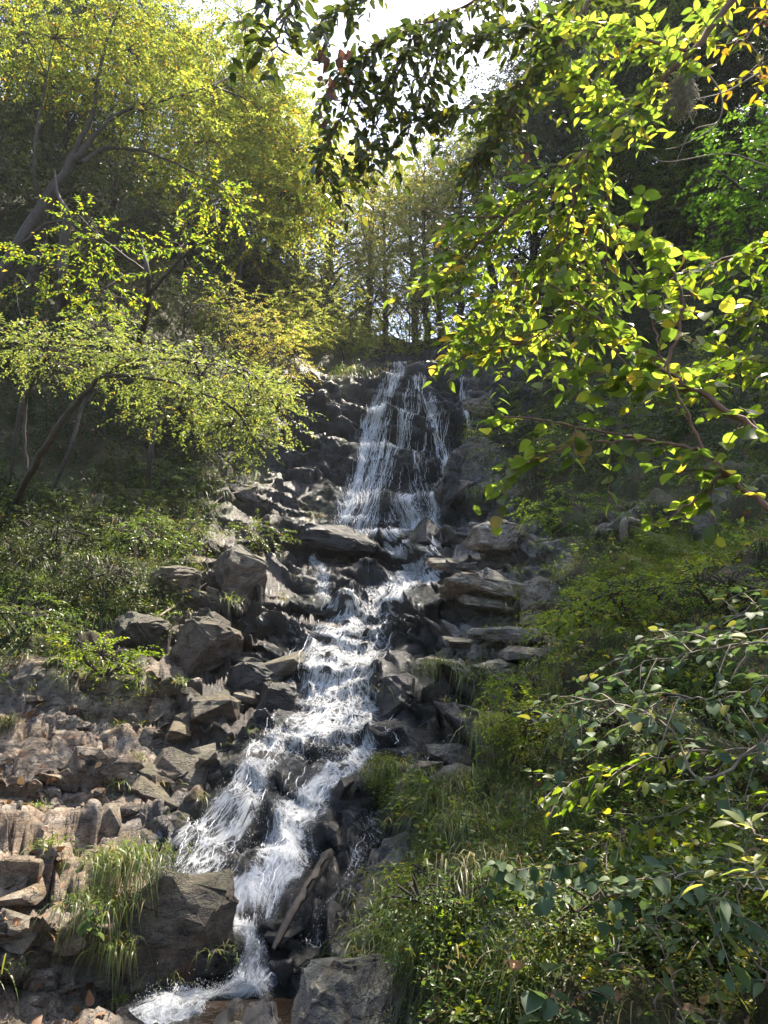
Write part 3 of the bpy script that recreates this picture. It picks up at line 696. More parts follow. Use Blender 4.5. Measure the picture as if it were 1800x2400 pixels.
M_bold = {}
def boulder(seed, px, py, size, mat, label, rot=(0, 0, 0), up=0.0, name='boulder', n=17, d=None, bev=.06):
    me = rock_mesh(seed, 1, 1, 1, M[mat], n, bev)
    b = bmesh.new(); b.from_mesh(me); bmesh.ops.subdivide_edges(b, edges=b.edges, cuts=5 if max(size) > .55 else 3, use_grid_fill=True)
    V = np.array([v.co for v in b.verts]); Q = V * np.array(size) ; Q2 = Q / max(size) * 3 + seed
    dz = .10 * fbm(Q2 * .8, 4, seed) + .05 * facet(Q2 * [1, 1, 2.2] * 1.3, seed)[0] + .02 * facet(Q2 * [1, 1, 2.2] * 3, seed)[0]; nn = np.array([v.normal for v in b.verts])
    for v, q, dd_, n_ in zip(b.verts, Q, dz, nn): v.co = Vector(q + n_ * dd_ * max(size))
    bmesh.ops.triangulate(b, faces=b.faces); b.to_mesh(me); b.free()
    o = link(name, me); p = G(px, py) if d is None else PW(px, py, d); o.location = Vector(p) + Vector((0, 0, up)); o.rotation_euler = rot
    return tag(o, label, 'rock', 'boulders in and beside the stream')
boulder(5, 400, 2190, (.40, .34, .50), 'rock_damp', 'big dark smooth boulder left of the lowest chute with grass draped over its side', (0, .05, .2), .0, d=5.15)
boulder(36, 860, 2350, (.44, .28, .25), 'rock_pale', 'pale grey flat slab at the bottom centre with moss on its edge', (0, .08, .3), -.02, d=4.45)
boulder(7, 1005, 1290, (.30, .3, .40), 'rock_wet', 'shiny black boulder splitting the narrow chute under the tall fall', (0, .1, .5), 0.1)
boulder(8, 1078, 1180, (.24, .3, .9), 'rock_wet', 'upright dark rock fin right of the foot of the tall fall', (.1, .2, .2), 0.1)
boulder(9, 560, 1400, (.48, .4, .55), 'rock_damp', 'brown square block with a split face on the left bank', (0, -.1, .4), .1)
boulder(10, 920, 1640, (.28, .3, .42), 'rock_wet', 'narrow dark rock with a grass tuft between the two streams', (0, .1, 0), .05)
boulder(11, 765, 1290, (.95, .6, .40), 'rock_wet', 'wide wet black ledge left of the narrow chute', (0, .05, .1), .05)
boulder(12, 1190, 1290, (.62, .5, .34), 'rock_pale', 'rounded grey boulder on the right ledges below the shrubs', (0, .1, .3), .05)
boulder(13, 1160, 1410, (.95, .6, .24), 'rock_pale', 'broad pale grey layered slab on the right of the stream', (0, .12, .2), .05)
boulder(14, 1290, 1400, (.35, .35, .34), 'rock_pale', 'squarish grey rock at the right end of the pale slabs', (0, 0, .6), .05)
boulder(15, 1070, 1960, (.18, .16, .2), 'rock_pale', 'pale pointed rock in the grass of the right bank', (0, .3, .6), .03)
boulder(16, 985, 2010, (.15, .12, .12), 'rock_pale', 'small tan rock in the grass just left of the pale pointed one', (0, .1, .2), .02)
boulder(17, 1670, 1210, (.34, .3, .42), 'rock_moss', 'reddish brown rock on the right slope under the hanging branch', (0, .1, .6), .1)
boulder(18, 570, 1160, (.45, .4, .32), 'rock_grey', 'sunlit grey boulder at the left end of the upper ledge', (0, .1, .6), .05)
boulder(19, 600, 1600, (.42, .3, .28), 'rock_wet', 'angular slate block left of the middle cascade', (.2, .1, .6), .02)
boulder(21, 700, 2270, (.10, .12, .30), 'rock_wet', 'slim black upright stone right of the lowest chute', (0, .06, .6), .05)
boulder(22, 590, 2425, (.17, .12, .06), 'rock_damp', 'low rounded stone breaking the brown pool', (0, .06, .2), -.01, d=4.3)

for k_, (x_, y_, sz, rz, lb) in enumerate([(1120, 1445, (.62, .42, .10), .2, 'flat pale ledge just below the broad layered slab'), (1200, 1500, (.55, .4, .10), -.3, 'flat pale ledge at the right end of the wet steps'), (1085, 1505, (.5, .36, .09), .5, 'thin wet ledge catching sky light beside the middle cascade'),
    (1150, 1560, (.5, .36, .10), .1, 'grey ledge under the flat pale ones'), (1080, 1590, (.36, .3, .09), -.2, 'small grey ledge above the thin side stream'), (1060, 1345, (.55, .4, .12), .4, 'dark-edged ledge left of the broad layered slab'), (1240, 1440, (.35, .3, .14), .8, 'low pale rock at the far right of the slabs'),
    (1050, 1760, (.28, .2, .10), .3, 'smooth grey slab beside the side stream, under the mossy tuft')]):
    boulder(50 + k_, x_, y_, sz, 'rock_pale', lb, (.05, .12, rz), .08)
boulder(23, 1120, 1120, (.75, .7, .95), 'rock_grey', 'tall grey outcrop immediately right of the tall fall with plants on top', (0, .1, .3), .1)
boulder(24, 1140, 980, (.8, .7, .6), 'rock_grey', 'grey shoulder of rock beside the thin right strand', (0, .2, .9), .05)
boulder(25, 480, 1560, (.50, .4, .42), 'rock_damp', 'large cracked brown block at the left of the middle cascade', (.1, -.1, .8), .05)
boulder(26, 500, 1660, (.34, .3, .30), 'rock_damp', 'dark angular block standing above the tan rubble', (.1, -.1, .2), .05)
boulder(27, 640, 1660, (.26, .24, .34), 'rock_wet', 'slate-grey split block with flat shining face left of the water', (.1, .1, .4), .05)
boulder(28, 400, 1400, (.45, .4, .40), 'rock_damp', 'half-buried brown rock among grass on the left bank', (.1, -.1, .4), .0)
boulder(29, 330, 1530, (.38, .4, .44), 'rock_damp', 'upright brown rock with plants below it on the left bank', (.1, -.1, .9), .0)
# ------------------------------------------------------------------ trees
def make_tree(name, label, trunk, limbs, blobs, lmat, leaf=.07, nl=18, cat='tree', bark='bark', spl=.7, T=T_SMALL, group=None, k=7, twigs=True, droop=.35, dens=1.0):
    """trunk/limbs: lists of (point, radius); blobs: (centre, radii, sprays)"""
    base = np.asarray(trunk[0][0], float); root = thing(name, label, cat, base, group); g = Geo(); samp = []
    for i, L in enumerate([trunk] + limbs):
        P = spline([q[0] for q in L], 5 * len(L)); r = np.interp(np.linspace(0, 1, len(P)), np.linspace(0, 1, len(L)), [q[1] for q in L])
        P[1:-1] += RS.normal(0, .25, (len(P) - 2, 3)) * r[1:-1, None]
        g.tube(P, r, k if i == 0 else 5, .1); samp.append(P[len(P) // 3:])
    S = np.vstack(samp); O = []; D = []; LL = []; tw = Geo()
    for c, rad, n in blobs:
        n = int(n * dens); c = np.asarray(c, float); rad = np.asarray(rad, float)
        v = unit(RS.normal(0, 1, (n, 3))) * (RS.rand(n, 1) ** .45); o = c + v * rad
        d = (v * [1, 1, .3]) + RS.normal(0, .35, (n, 3)) * [1, 1, .3]
        O.append(o); D.append(d); LL.append(spl * RS.uniform(.6, 1.3, n))
        if twigs:
            s0 = S[np.argmin(((S - c) ** 2).sum(1))]
            mid = (s0 + c) / 2 + [0, 0, .15 * np.linalg.norm(c - s0)]
            tw.tube(spline([s0, mid, c], 8), np.linspace(.022, .010, 8) * max(1, spl), 4)
            for q in o[::3]:
                a = c if np.linalg.norm(q - c) < np.linalg.norm(q - s0) else s0
                tw.tube(spline([a, (a + q) / 2 + RS.normal(0, .06, 3) + [0, 0, .05], q], 5), np.linspace(.009, .004, 5) * max(1, spl), 3)
    O = np.vstack(O); D = np.vstack(D); LL = np.concatenate(LL)
    pos, R, Sz = sprays(O, D, LL, nl, leaf, droop)
    lv = np.repeat(RS.rand(len(O)), nl) * .5 + RS.rand(len(pos)) * .5
    link('trunk', g.mesh('trunk', M[bark], base), root)
    if twigs and tw.V: tag(link('twigs', tw.mesh('twigs', M[bark], base), root), kind='stuff')
    link('crown', leaf_mesh('crown', pos, R, Sz, T, M[lmat], base, lv), root)
    return root
def W(px, py, d): return PW(px, py, d)

# the big yellow-green tree leaning in from the left
make_tree('broadleaf_tree', 'large forked tree leaning in from the left edge with glowing yellow-green crown',
  [(W(-40, 760, 14.56), .12), (W(30, 590, 14.27), .12), (W(140, 420, 14.54), .10), (W(215, 320, 14.65), .085)],
  [[(W(150, 400, 14.62), .075), (W(215, 265, 14.51), .06), (W(240, 130, 14.10), .04), (W(300, -40, 14.20), .02)],
   [(W(215, 320, 14.65), .06), (W(300, 255, 14.80), .045), (W(400, 230, 14.86), .03), (W(500, 200, 14.86), .015)],
   [(W(190, 380, 14.48), .06), (W(260, 345, 15.12), .05), (W(380, 370, 15.04), .03), (W(520, 440, 15.52), .012)],
   [(W(90, 480, 14.45), .05), (W(80, 350, 13.97), .035), (W(110, 180, 14.05), .02)],
   [(W(30, 590, 14.27), .05), (W(120, 520, 14.12), .03), (W(210, 540, 13.90), .015)]],
  [(W(540, 200, 17.34), (1.56, 1.57, 1.18), 150), (W(430, 90, 16.34), (1.87, 1.72, 0.94), 130), (W(620, 330, 17.50), (1.18, 1.29, 1.25), 140), (W(300, 120, 15.11), (1.72, 1.72, 1.25), 130),
   (W(130, 90, 13.91), (1.56, 1.72, 1.09), 90), (W(480, 330, 16.37), (1.40, 1.43, 0.71), 90), (W(660, 450, 17.17), (0.78, 1.00, 0.94), 90), (W(330, 260, 14.70), (1.56, 1.29, 0.62), 50),
   (W(30, 60, 13.74), (1.25, 1.43, 0.94), 40), (W(220, 20, 14.25), (1.72, 1.43, 0.78), 70), (W(560, 30, 16.51), (1.09, 1.43, 0.78), 50), (W(590, 540, 16.18), (0.54, 0.72, 0.78), 24), (W(440, 420, 15.77), (0.62, 0.72, 0.40), 16), (W(640, 210, 17.5), (1.0, 1.2, 1.2), 110), (W(690, 360, 17.5), (1.1, 1.2, 1.3), 140), (W(700, 480, 17.5), (.8, 1, .9), 80)],
  'lit', .10, 22, spl=.8, dens=1.9)
make_tree('leaning_tree', 'lower left tree with broad flat sunlit branch layers reaching over the dark bank',
  [(G(30, 1170), .06), (W(100, 1060, 9.6), .05), (W(165, 960, 9.2), .04), (W(240, 880, 8.8), .03)],
  [[(W(60, 1100, 9.8), .03), (W(60, 950, 9.6), .025), (W(100, 850, 9.2), .02)], [(W(240, 880, 8.8), .03), (W(380, 890, 8.4), .02), (W(520, 940, 8.2), .01)],
   [(W(240, 880, 8.8), .03), (W(330, 840, 8.6), .02), (W(560, 860, 8.4), .01)]],
  [(W(130, 830, 9), (.9, .7, .18), 75), (W(320, 860, 8.8), (.8, .8, .2), 90), (W(470, 880, 8.6), (.65, .7, .22), 85), (W(590, 930, 8.6), (.45, .6, .2), 60),
   (W(420, 960, 8.4), (.55, .5, .15), 45), (W(540, 1000, 8.2), (.3, .4, .1), 22), (W(30, 800, 9), (.5, .6, .2), 30), (W(650, 960, 8.9), (.3, .5, .16), 30), (W(600, 1040, 8.6), (.2, .3, .12), 14), (W(230, 780, 9.2), (.6, .5, .15), 34)],
  'softlit', .05, 18, spl=.42, droop=.35, dens=1.5)
make_tree('branchy_tree', 'small tree with drooping strings of bright leaves between the two large left crowns',
  [(G(330, 790), .07), (W(350, 690, 13), .06), (W(330, 560, 12.6), .04)],
  [[(W(350, 690, 13), .04), (W(430, 600, 12), .03), (W(520, 520, 11.4), .015)], [(W(345, 640, 13), .04), (W(240, 560, 12), .02), (W(180, 500, 11.8), .01)]],
  [(W(430, 590, 12), (.5, .6, .5), 26), (W(500, 470, 11.6), (.5, .6, .4), 26), (W(210, 560, 11.8), (.7, .6, .5), 40), (W(110, 640, 11.6), (.6, .6, .4), 30), (W(240, 680, 11.8), (.6, .6, .3), 30)],
  'lit2', .075, 18, spl=.6)

make_tree('maple_tree', 'vivid green maple with flat leaf layers at the right edge',
  [(G(2150, 900), .09), (W(2050, 700, 6), .07), (W(1950, 560, 5.8), .05), (W(1880, 430, 5.6), .03)],
  [[(W(1950, 560, 5.8), .04), (W(1800, 480, 5.5), .02), (W(1680, 400, 5.4), .01)], [(W(2000, 640, 6), .04), (W(1860, 600, 5.6), .02), (W(1720, 560, 5.5), .01)]],
  [(W(1760, 330, 5.6), (.35, .5, .12), 40), (W(1800, 400, 5.5), (.4, .5, .12), 45), (W(1720, 430, 5.5), (.3, .4, .10), 30), (W(1790, 480, 5.4), (.35, .4, .12), 40), (W(1760, 550, 5.5), (.3, .4, .12), 36), (W(1800, 620, 5.5), (.3, .4, .12), 30), (W(1860, 300, 5.6), (.4, .5, .2), 40)],
  'maple', .042, 18, spl=.26, T=T_TRI, droop=.25)
# shrubs and crowns on the left slope
def shrub(px, py, h, w, label, mat, n=70, leaf=.06, name='shrub', dpt=None, up=.5, nl=18, spl=.4, hgt=.5):
    b = G(px, py); k_ = min(1, .3 + .05 * b[1]); leaf *= k_; spl *= k_; c = b + np.array([0, -.2, h * up])
    lim = [[(b, .02), (b + [RS.normal(0, .2), -.1, h * .4], .015), (c + np.array([w * math.cos(a) * .6, w * math.sin(a) * .5, h * .2]), .006)] for a in RS.uniform(0, 6.28, 4)]
    return make_tree(name, label, [(b, .03), (b + [0.05, -.05, h * .3], .02), (c, .01)], lim, [(c, (w, w * .8, h * hgt), n), (c + [w * .5, -.1, -.1 * h], (w * .6, w * .6, h * .4), n // 2), (c + [-w * .5, 0, .15 * h], (w * .6, w * .6, h * .35), n // 2)],
                     mat, leaf, nl, 'shrub', spl=spl, k=5)
SHR = [
 (70, 860, 2.2, 1.2, 'dark shrub at the left edge behind the low sunlit layers', 'dark', 90), (270, 800, 2.4, 1.2, 'dull grey-green shrub under the big leaning tree, left of centre', 'dark', 100),
 (430, 790, 2.2, 1.1, 'dense grey-leaved shrub above the low sunlit branch layers', 'dark', 110), (560, 820, 2.4, 1.1, 'twiggy shrub with pale shining leaves hanging toward the falls', 'pale', 110),
 (650, 900, 2.4, 1.0, 'overhanging sunlit shrub closest to the left of the tall fall', 'pale', 120), (600, 1010, 1.6, .9, 'low olive shrub drooping over the dark wall left of the tall fall', 'pale', 80),
 (700, 840, 2.2, 1.0, 'rusty-tinged bush at the upper left of the fall lip', 'pale', 90), (460, 1080, 1.4, .8, 'shaded bush on the dark bank under the flat branch layers', 'dark', 70),
 (380, 1160, .9, .5, 'small pale-leaved bush below the slim trunk on the left bank', 'mid', 30), (200, 1080, 1.5, .9, 'dark bush between the thin left trunks', 'dark', 60),
 (800, 850, 1.0, .6, 'grassy bush sitting on the ledge just left of the fall lip', 'mid', 50),
 (1130, 850, 1.6, .9, 'green bush on the rock just right of the fall lip', 'mid', 60), (1290, 960, 1.8, 1.2, 'dim green shrub behind the round leaves on the right slope', 'mid', 80),
 (1250, 1180, 1.7, 1.2, 'dense leafy shrub in front of the rocks right of the tall fall', 'mid', 90), (1420, 1110, 1.4, 1.0, 'shady shrub in the middle of the right slope', 'mid', 70),
 (1590, 1060, 1.2, .9, 'low green shrub above the red-brown rock on the right slope', 'mid', 60), (1740, 980, 1.3, .9, 'light green shrub at the right edge behind the reddish branch', 'lit2', 70),
 (1740, 760, 2.0, 1.3, 'loose green shrub at the right edge above the reddish branch', 'lit2', 90), (1560, 820, 1.8, 1.2, 'shaded bush behind the round leaves on the upper right', 'dark', 80),
 (1400, 830, 1.8, 1.2, 'dark bush left of the round leaves on the upper right', 'dark', 80)]
SHR += [(1380, 1500, .5, .5, 'fresh bush at the left foot of the mossy mound', 'lit2', 60), (1270, 1750, .3, .4, 'fresh leafy cushion at the upper left of the grassy bank', 'lit2', 60), (1500, 1500, .4, .45, 'fresh bush under the mossy mound', 'lit2', 60), (1700, 1480, .4, .4, 'fresh bush at the right edge below the mossy mound', 'lit2', 50), (1030, 2080, .22, .3, 'fresh leafy cushion beside the thin side stream', 'lit2', 50), (1420, 2250, .25, .35, 'dim leafy cushion at the foot of the bank', 'mid', 60),
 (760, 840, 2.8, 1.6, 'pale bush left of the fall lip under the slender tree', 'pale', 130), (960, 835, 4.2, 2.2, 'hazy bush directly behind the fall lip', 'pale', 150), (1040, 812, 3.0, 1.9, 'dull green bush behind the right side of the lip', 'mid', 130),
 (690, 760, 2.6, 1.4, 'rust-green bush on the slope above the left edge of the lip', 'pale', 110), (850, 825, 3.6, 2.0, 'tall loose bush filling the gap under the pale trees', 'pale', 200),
 (130, 1330, .8, .7, 'leafy green bush on the left bank below the thin trunks', 'dark', 60), (420, 1290, .6, .5, 'sunny small bush on the left bank by the upper ledge', 'mid', 40), (260, 1420, .7, .6, 'low bush above the tall broad-bladed grass', 'dark', 50),
 (330, 1310, .7, .6, 'mossy-green bush in the middle of the left bank', 'mid', 45), (60, 1500, .6, .6, 'small-leaved bush at the left edge above the tan rocks', 'mid', 50), (250, 1600, .5, .4, 'bright seedling bush just above the tan rocks', 'lit2', 40), (610, 1290, .5, .5, 'little bush on the ledges beside the left trickle', 'mid', 30),
 (1300, 1260, .8, .7, 'fresh green bush on the ledge below the dense leafy shrub', 'lit2', 60),  (1330, 1480, .5, .5, 'soft green bush right of the pale slabs', 'lit2', 60),
  (1230, 1650, .35, .35, 'small bush at the top of the hanging grass', 'lit2', 40), (1460, 1800, .35, .4, 'small-leaved shelf of shrub in the middle of the right bank', 'mid', 60), (1080, 2250, .3, .35, 'low green bush right of the pale bottom slab', 'mid', 50),
 (1200, 1060, 1.4, 1.0, 'leafy shrub capping the tall grey outcrop', 'mid', 90)]
for a in SHR: shrub(*a)

# background trees: prototypes shared by copies
def proto(seed, kind, lmat, h=8.0, n=900, leaf=.12, nl=16, cr=(2.2, 2.0, 2.6), name='forest_tree'):
    rs = np.random.RandomState(seed); lean = rs.normal(0, .5, 2)
    tr = [((0, 0, -.5), .17), ((lean[0] * .3, lean[1] * .3, h * .3), .13), ((lean[0] * .8, lean[1] * .8, h * .6), .09), ((lean[0], lean[1], h * .92), .03)]
    lim = []; bl = []
    for i in range(13):
        a = i * 2.4 + rs.rand(); zz = h * (.08 + .06 * i); r = cr[0] * (1 - .03 * i) * rs.uniform(.6, 1)
        tip = np.array([math.cos(a) * r, math.sin(a) * r, zz + h * .12]); s = np.array([lean[0] * zz / h, lean[1] * zz / h, zz])
        lim.append([(s, .06), ((s + tip) / 2 + [0, 0, .3], .035), (tip, .012)]); bl.append((tip, (cr[0] * .5, cr[1] * .5, h * .10), n // 15))
    bl.append((np.array([lean[0], lean[1], h * .88]), (cr[0] * .5, cr[1] * .5, h * .13), n // 6))
    return make_tree(name, 'x', tr, lim, bl, lmat, leaf, nl, spl=.8, bark='bark')
PROT = {'dark1': proto(1, 0, 'dark'), 'dark2': proto(2, 0, 'dark', 9, 950), 'mid1': proto(3, 0, 'mid', 8.5, 900), 'pale1': proto(4, 0, 'pale', 9, 620, .13, name='forest_tree'), 'lit1': proto(5, 0, 'lit', 8, 850), 'maple1': proto(6, 0, 'maple', 6, 800, .09, cr=(2.4, 2.2, 1.4))}
used = set()

def place_tree(kind, px, py, s, rz, label, tilt=(0, 0), name='forest_tree'):
    P = PROT[kind]
    if kind in used:
        r = P.copy(); COL.objects.link(r)
        for ch in P.children: c = ch.copy(); COL.objects.link(c); c.parent = r
    else: r = P; used.add(kind)
    r.name = name; r.location = Vector(G(px, py)); r.rotation_euler = (tilt[0], tilt[1], rz); r.scale = (s, s, s)
    r['label'] = label; r['category'] = 'tree'; r['group'] = 'trees on the gorge sides'
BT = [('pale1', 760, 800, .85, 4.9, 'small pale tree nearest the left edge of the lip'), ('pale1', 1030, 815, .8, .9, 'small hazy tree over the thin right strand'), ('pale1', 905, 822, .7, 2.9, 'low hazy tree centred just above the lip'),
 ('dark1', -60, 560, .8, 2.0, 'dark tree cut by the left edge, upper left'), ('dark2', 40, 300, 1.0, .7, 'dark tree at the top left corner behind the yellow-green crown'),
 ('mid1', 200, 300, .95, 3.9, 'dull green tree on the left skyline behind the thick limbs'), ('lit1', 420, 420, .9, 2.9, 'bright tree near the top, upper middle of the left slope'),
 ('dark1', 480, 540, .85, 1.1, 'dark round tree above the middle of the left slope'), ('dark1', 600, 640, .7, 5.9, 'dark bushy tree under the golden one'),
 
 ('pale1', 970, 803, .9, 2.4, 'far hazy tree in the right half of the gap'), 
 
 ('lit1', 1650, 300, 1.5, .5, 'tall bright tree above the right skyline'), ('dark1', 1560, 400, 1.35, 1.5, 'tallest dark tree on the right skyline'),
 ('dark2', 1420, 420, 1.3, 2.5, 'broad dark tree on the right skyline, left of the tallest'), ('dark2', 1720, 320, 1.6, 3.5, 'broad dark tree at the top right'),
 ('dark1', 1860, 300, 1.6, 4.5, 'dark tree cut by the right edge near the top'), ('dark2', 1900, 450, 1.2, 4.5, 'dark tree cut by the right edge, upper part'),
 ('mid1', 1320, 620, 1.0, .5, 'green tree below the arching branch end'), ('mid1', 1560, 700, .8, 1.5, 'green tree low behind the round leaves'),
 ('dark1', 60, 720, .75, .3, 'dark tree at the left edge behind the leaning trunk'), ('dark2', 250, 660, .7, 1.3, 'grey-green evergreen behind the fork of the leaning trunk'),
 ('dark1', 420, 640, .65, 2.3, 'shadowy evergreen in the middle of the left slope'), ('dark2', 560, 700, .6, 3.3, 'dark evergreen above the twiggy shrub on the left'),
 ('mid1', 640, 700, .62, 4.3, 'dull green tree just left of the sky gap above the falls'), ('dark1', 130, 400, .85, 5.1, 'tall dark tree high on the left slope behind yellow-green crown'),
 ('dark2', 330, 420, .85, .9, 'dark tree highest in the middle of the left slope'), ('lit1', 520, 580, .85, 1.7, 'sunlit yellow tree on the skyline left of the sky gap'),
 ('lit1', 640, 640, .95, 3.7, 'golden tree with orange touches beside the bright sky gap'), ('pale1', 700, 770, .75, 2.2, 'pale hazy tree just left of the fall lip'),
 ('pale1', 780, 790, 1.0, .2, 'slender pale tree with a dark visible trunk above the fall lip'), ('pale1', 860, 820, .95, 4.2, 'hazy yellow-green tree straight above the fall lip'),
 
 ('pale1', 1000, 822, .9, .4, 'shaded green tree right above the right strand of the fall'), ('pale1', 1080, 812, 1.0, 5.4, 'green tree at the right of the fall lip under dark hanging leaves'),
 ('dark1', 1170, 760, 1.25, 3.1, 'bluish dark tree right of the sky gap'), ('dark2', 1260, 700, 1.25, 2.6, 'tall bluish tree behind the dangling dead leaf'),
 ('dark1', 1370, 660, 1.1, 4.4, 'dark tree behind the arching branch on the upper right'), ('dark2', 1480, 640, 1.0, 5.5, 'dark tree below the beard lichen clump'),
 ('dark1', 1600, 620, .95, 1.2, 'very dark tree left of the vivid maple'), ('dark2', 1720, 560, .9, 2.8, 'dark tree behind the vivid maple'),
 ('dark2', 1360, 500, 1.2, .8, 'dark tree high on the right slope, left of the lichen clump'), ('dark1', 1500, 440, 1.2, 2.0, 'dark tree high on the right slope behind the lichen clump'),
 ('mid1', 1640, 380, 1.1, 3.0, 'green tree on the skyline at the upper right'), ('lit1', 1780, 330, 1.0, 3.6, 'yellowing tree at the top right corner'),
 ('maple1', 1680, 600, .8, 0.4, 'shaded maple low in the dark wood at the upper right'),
 ]
for t in BT: place_tree(*t)
# tall tree added on the right slope: unseen crown shades the right bank
make_tree('shade_tree', 'tall bare-stemmed tree added on the right slope, its unseen crown shading the right bank', [(G(1760, 600), .22), (np.array([9.9, 15.5, 15.]), .17), (np.array([9.7, 13.8, 19.]), .12), (np.array([9.6, 13., 22.5]), .05)],
  [[(np.array([9.7, 13.8, 18.]), .09), (np.array([8, 12.4, 19.]), .05), (np.array([7, 12, 19.6]), .02)], [(np.array([9.7, 13.8, 18.5]), .09), (np.array([11.5, 12.8, 19.2]), .05), (np.array([13, 12, 20.]), .02)]],
  [(np.array([x + 2.6, y - 2.2, z - .4]), (1.7, 1.7, .9), 190) for x, y, z in ((3.2, 13.2, 19.4), (4.2, 15.6, 20.8), (5.4, 13.2, 19.2), (6.4, 15.6, 21.2), (7.6, 13.2, 19.4), (8.8, 15.4, 20.8), (5.4, 14.6, 22), (3.4, 15, 21.4), (9.6, 13.4, 19.8), (4.4, 17.4, 21.5), (7.0, 17.6, 21.5), (9.6, 17, 21.5))], 'mid', .14, 16, spl=.8)
# slim bare trunks on the left slope
for i, (a, lab) in enumerate([
   ([(340, 1170, None), (350, 1090, 13.2), (362, 1000, 13), (375, 900, 12.8)], 'slim straight trunk standing on the dark bank, lower left of the falls'),
   ([(20, 1150, None), (40, 1000, 11.6), (62, 880, 11.4), (70, 780, 11.4)], 'thin pale stem nearest the left edge'),
   ([(110, 1180, None), (165, 1050, 12), (190, 960, 12), (230, 860, 11.8)], 'curved thin stem on the dark left bank'),
   ([(150, 760, None), (150, 680, 13), (148, 590, 12.8), (160, 500, 12.6)], 'thick shaded trunk behind the leaning one')]):
    pts = [(G(x, y) if d is None else W(x, y, d)) for x, y, d in a]; r0 = [.06, .035, .04, .13][i]
    g = Geo(); g.tube(spline(pts, 14), np.linspace(r0, r0 * .6, 14), 7, .08)
    g.tube(spline([pts[2], pts[2] + np.array([.3, .1, .5]), pts[2] + np.array([.9, .2, .8])], 8), np.linspace(r0 * .4, r0 * .15, 8), 4)
    g.tube(spline([pts[3], pts[3] + np.array([-.3, .1, .5]), pts[3] + np.array([-.5, .2, 1.2])], 8), np.linspace(r0 * .5, r0 * .15, 8), 4)
    tag(link('tree_trunk', g.mesh('tree_trunk', M['bark'])), lab, 'trunk', 'slim trunks on the left slope')

# ------------------------------------------------------------------ ground cover and grass
vegm = np.clip(1 - rockm * 1.25, 0, 1) * (wetshade < .5)
gy, gx = np.arange(0, NR, 2), np.where((pxc > -200) & (pxc < 2000))[0][::2]
def scatter(n, W_, seed):
    rs = np.random.RandomState(seed); sub = W_[np.ix_(gy, gx)]; pr = (sub / sub.sum()).ravel(); ids = rs.choice(len(pr), n, p=pr)
    r = gy[ids // len(gx)]; c = gx[ids % len(gx)]; return P1[r, c] + rs.normal(0, .05, (n, 3)) * [1, 1, .2], N1[r, c], PX[r, c], PY[r, c]
clump = np.clip(fbm(flat * 1.3, 3, 300).reshape(PY.shape) * 2.2 + .75, .08, 1.6)
def cover(name, label, Wt, n, mat, leaf, nl, spl, seed, h=.25, droop=.2, T=T_SMALL):
    p, nn, x, y = scatter(n, Wt, seed)
    D = nn * .8 + RS.normal(0, .6, (n, 3)) + [0, 0, .4]; p = p + nn * RS.uniform(0, h, (n, 1))
    pos, R, S = sprays(p, D, spl * RS.uniform(.5, 1.3, n), nl, leaf, droop, .6, .3)
    S *= (.75 + .035 * pos[:, 1]); lv = np.repeat(RS.rand(n), nl) * .6 + RS.rand(len(pos)) * .4
    return tag(link(name, leaf_mesh(name, pos, R, S, T, M[mat], lv=lv)), label, kind='stuff')
leftside = (PX < 700); rightside = (PX > 1000)
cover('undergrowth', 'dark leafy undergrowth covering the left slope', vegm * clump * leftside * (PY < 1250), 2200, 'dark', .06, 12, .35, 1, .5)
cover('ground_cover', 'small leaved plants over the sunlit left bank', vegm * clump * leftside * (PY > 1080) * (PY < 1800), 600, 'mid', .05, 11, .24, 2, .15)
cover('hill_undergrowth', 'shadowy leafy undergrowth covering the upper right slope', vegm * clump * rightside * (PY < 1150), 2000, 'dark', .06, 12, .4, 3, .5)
cover('bank_cover', 'mixed small leaved plants over the shaded right bank', vegm * clump * rightside * (PY > 900), 3400, 'mid', .042, 11, .2, 4, .15)
cover('low_creeper', 'fine pale creeper in the shaded right bank', vegm * clump[::-1] * rightside * (PY > 1300), 2200, 'pale', .022, 12, .14, 5, .08)
cover('lip_undergrowth', 'bushes along the stream above the lip', (PY < 850) * (PX > 640) * (PX < 1250) * 1.0, 1500, 'pale', .09, 12, .6, 6, .8)
cover('moss', 'bright yellow-green moss cushions on the right bank', np.clip(mossm * 1.3 - .35, 0, 1), 6500, 'mossleaf', .022, 8, .06, 8, .07, 0.)
cover('broad_leaf_cover', 'rounder soft green leaves among the grass of the right bank', vegm * np.clip(clump - .5, 0, 1) * rightside * (PY > 1200), 520, 'lit2', .05, 6, .16, 15, .2, .1, T_TRI)
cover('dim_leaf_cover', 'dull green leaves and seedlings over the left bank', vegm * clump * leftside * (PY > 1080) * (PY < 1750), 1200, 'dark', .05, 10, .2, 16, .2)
def litter(n, Wt, seed):
    p, nn, x, y = scatter(n, Wt, seed); R = frames(RS.normal(0, 1, (n, 3)), nn + RS.normal(0, .35, (n, 3)))
    return leaf_mesh('litter', p + nn * .02, R, RS.uniform(.04, .09, n), T_TRI, M['litter'])
tag(link('leaf_litter', litter(5500, vegm * (PY < 1300) * leftside + .25 * vegm * rightside + .15 * (PX < 400) * (PY > 1650) * (wetshade < .3), 9)), 'fallen brown leaves scattered over the slopes', kind='stuff')

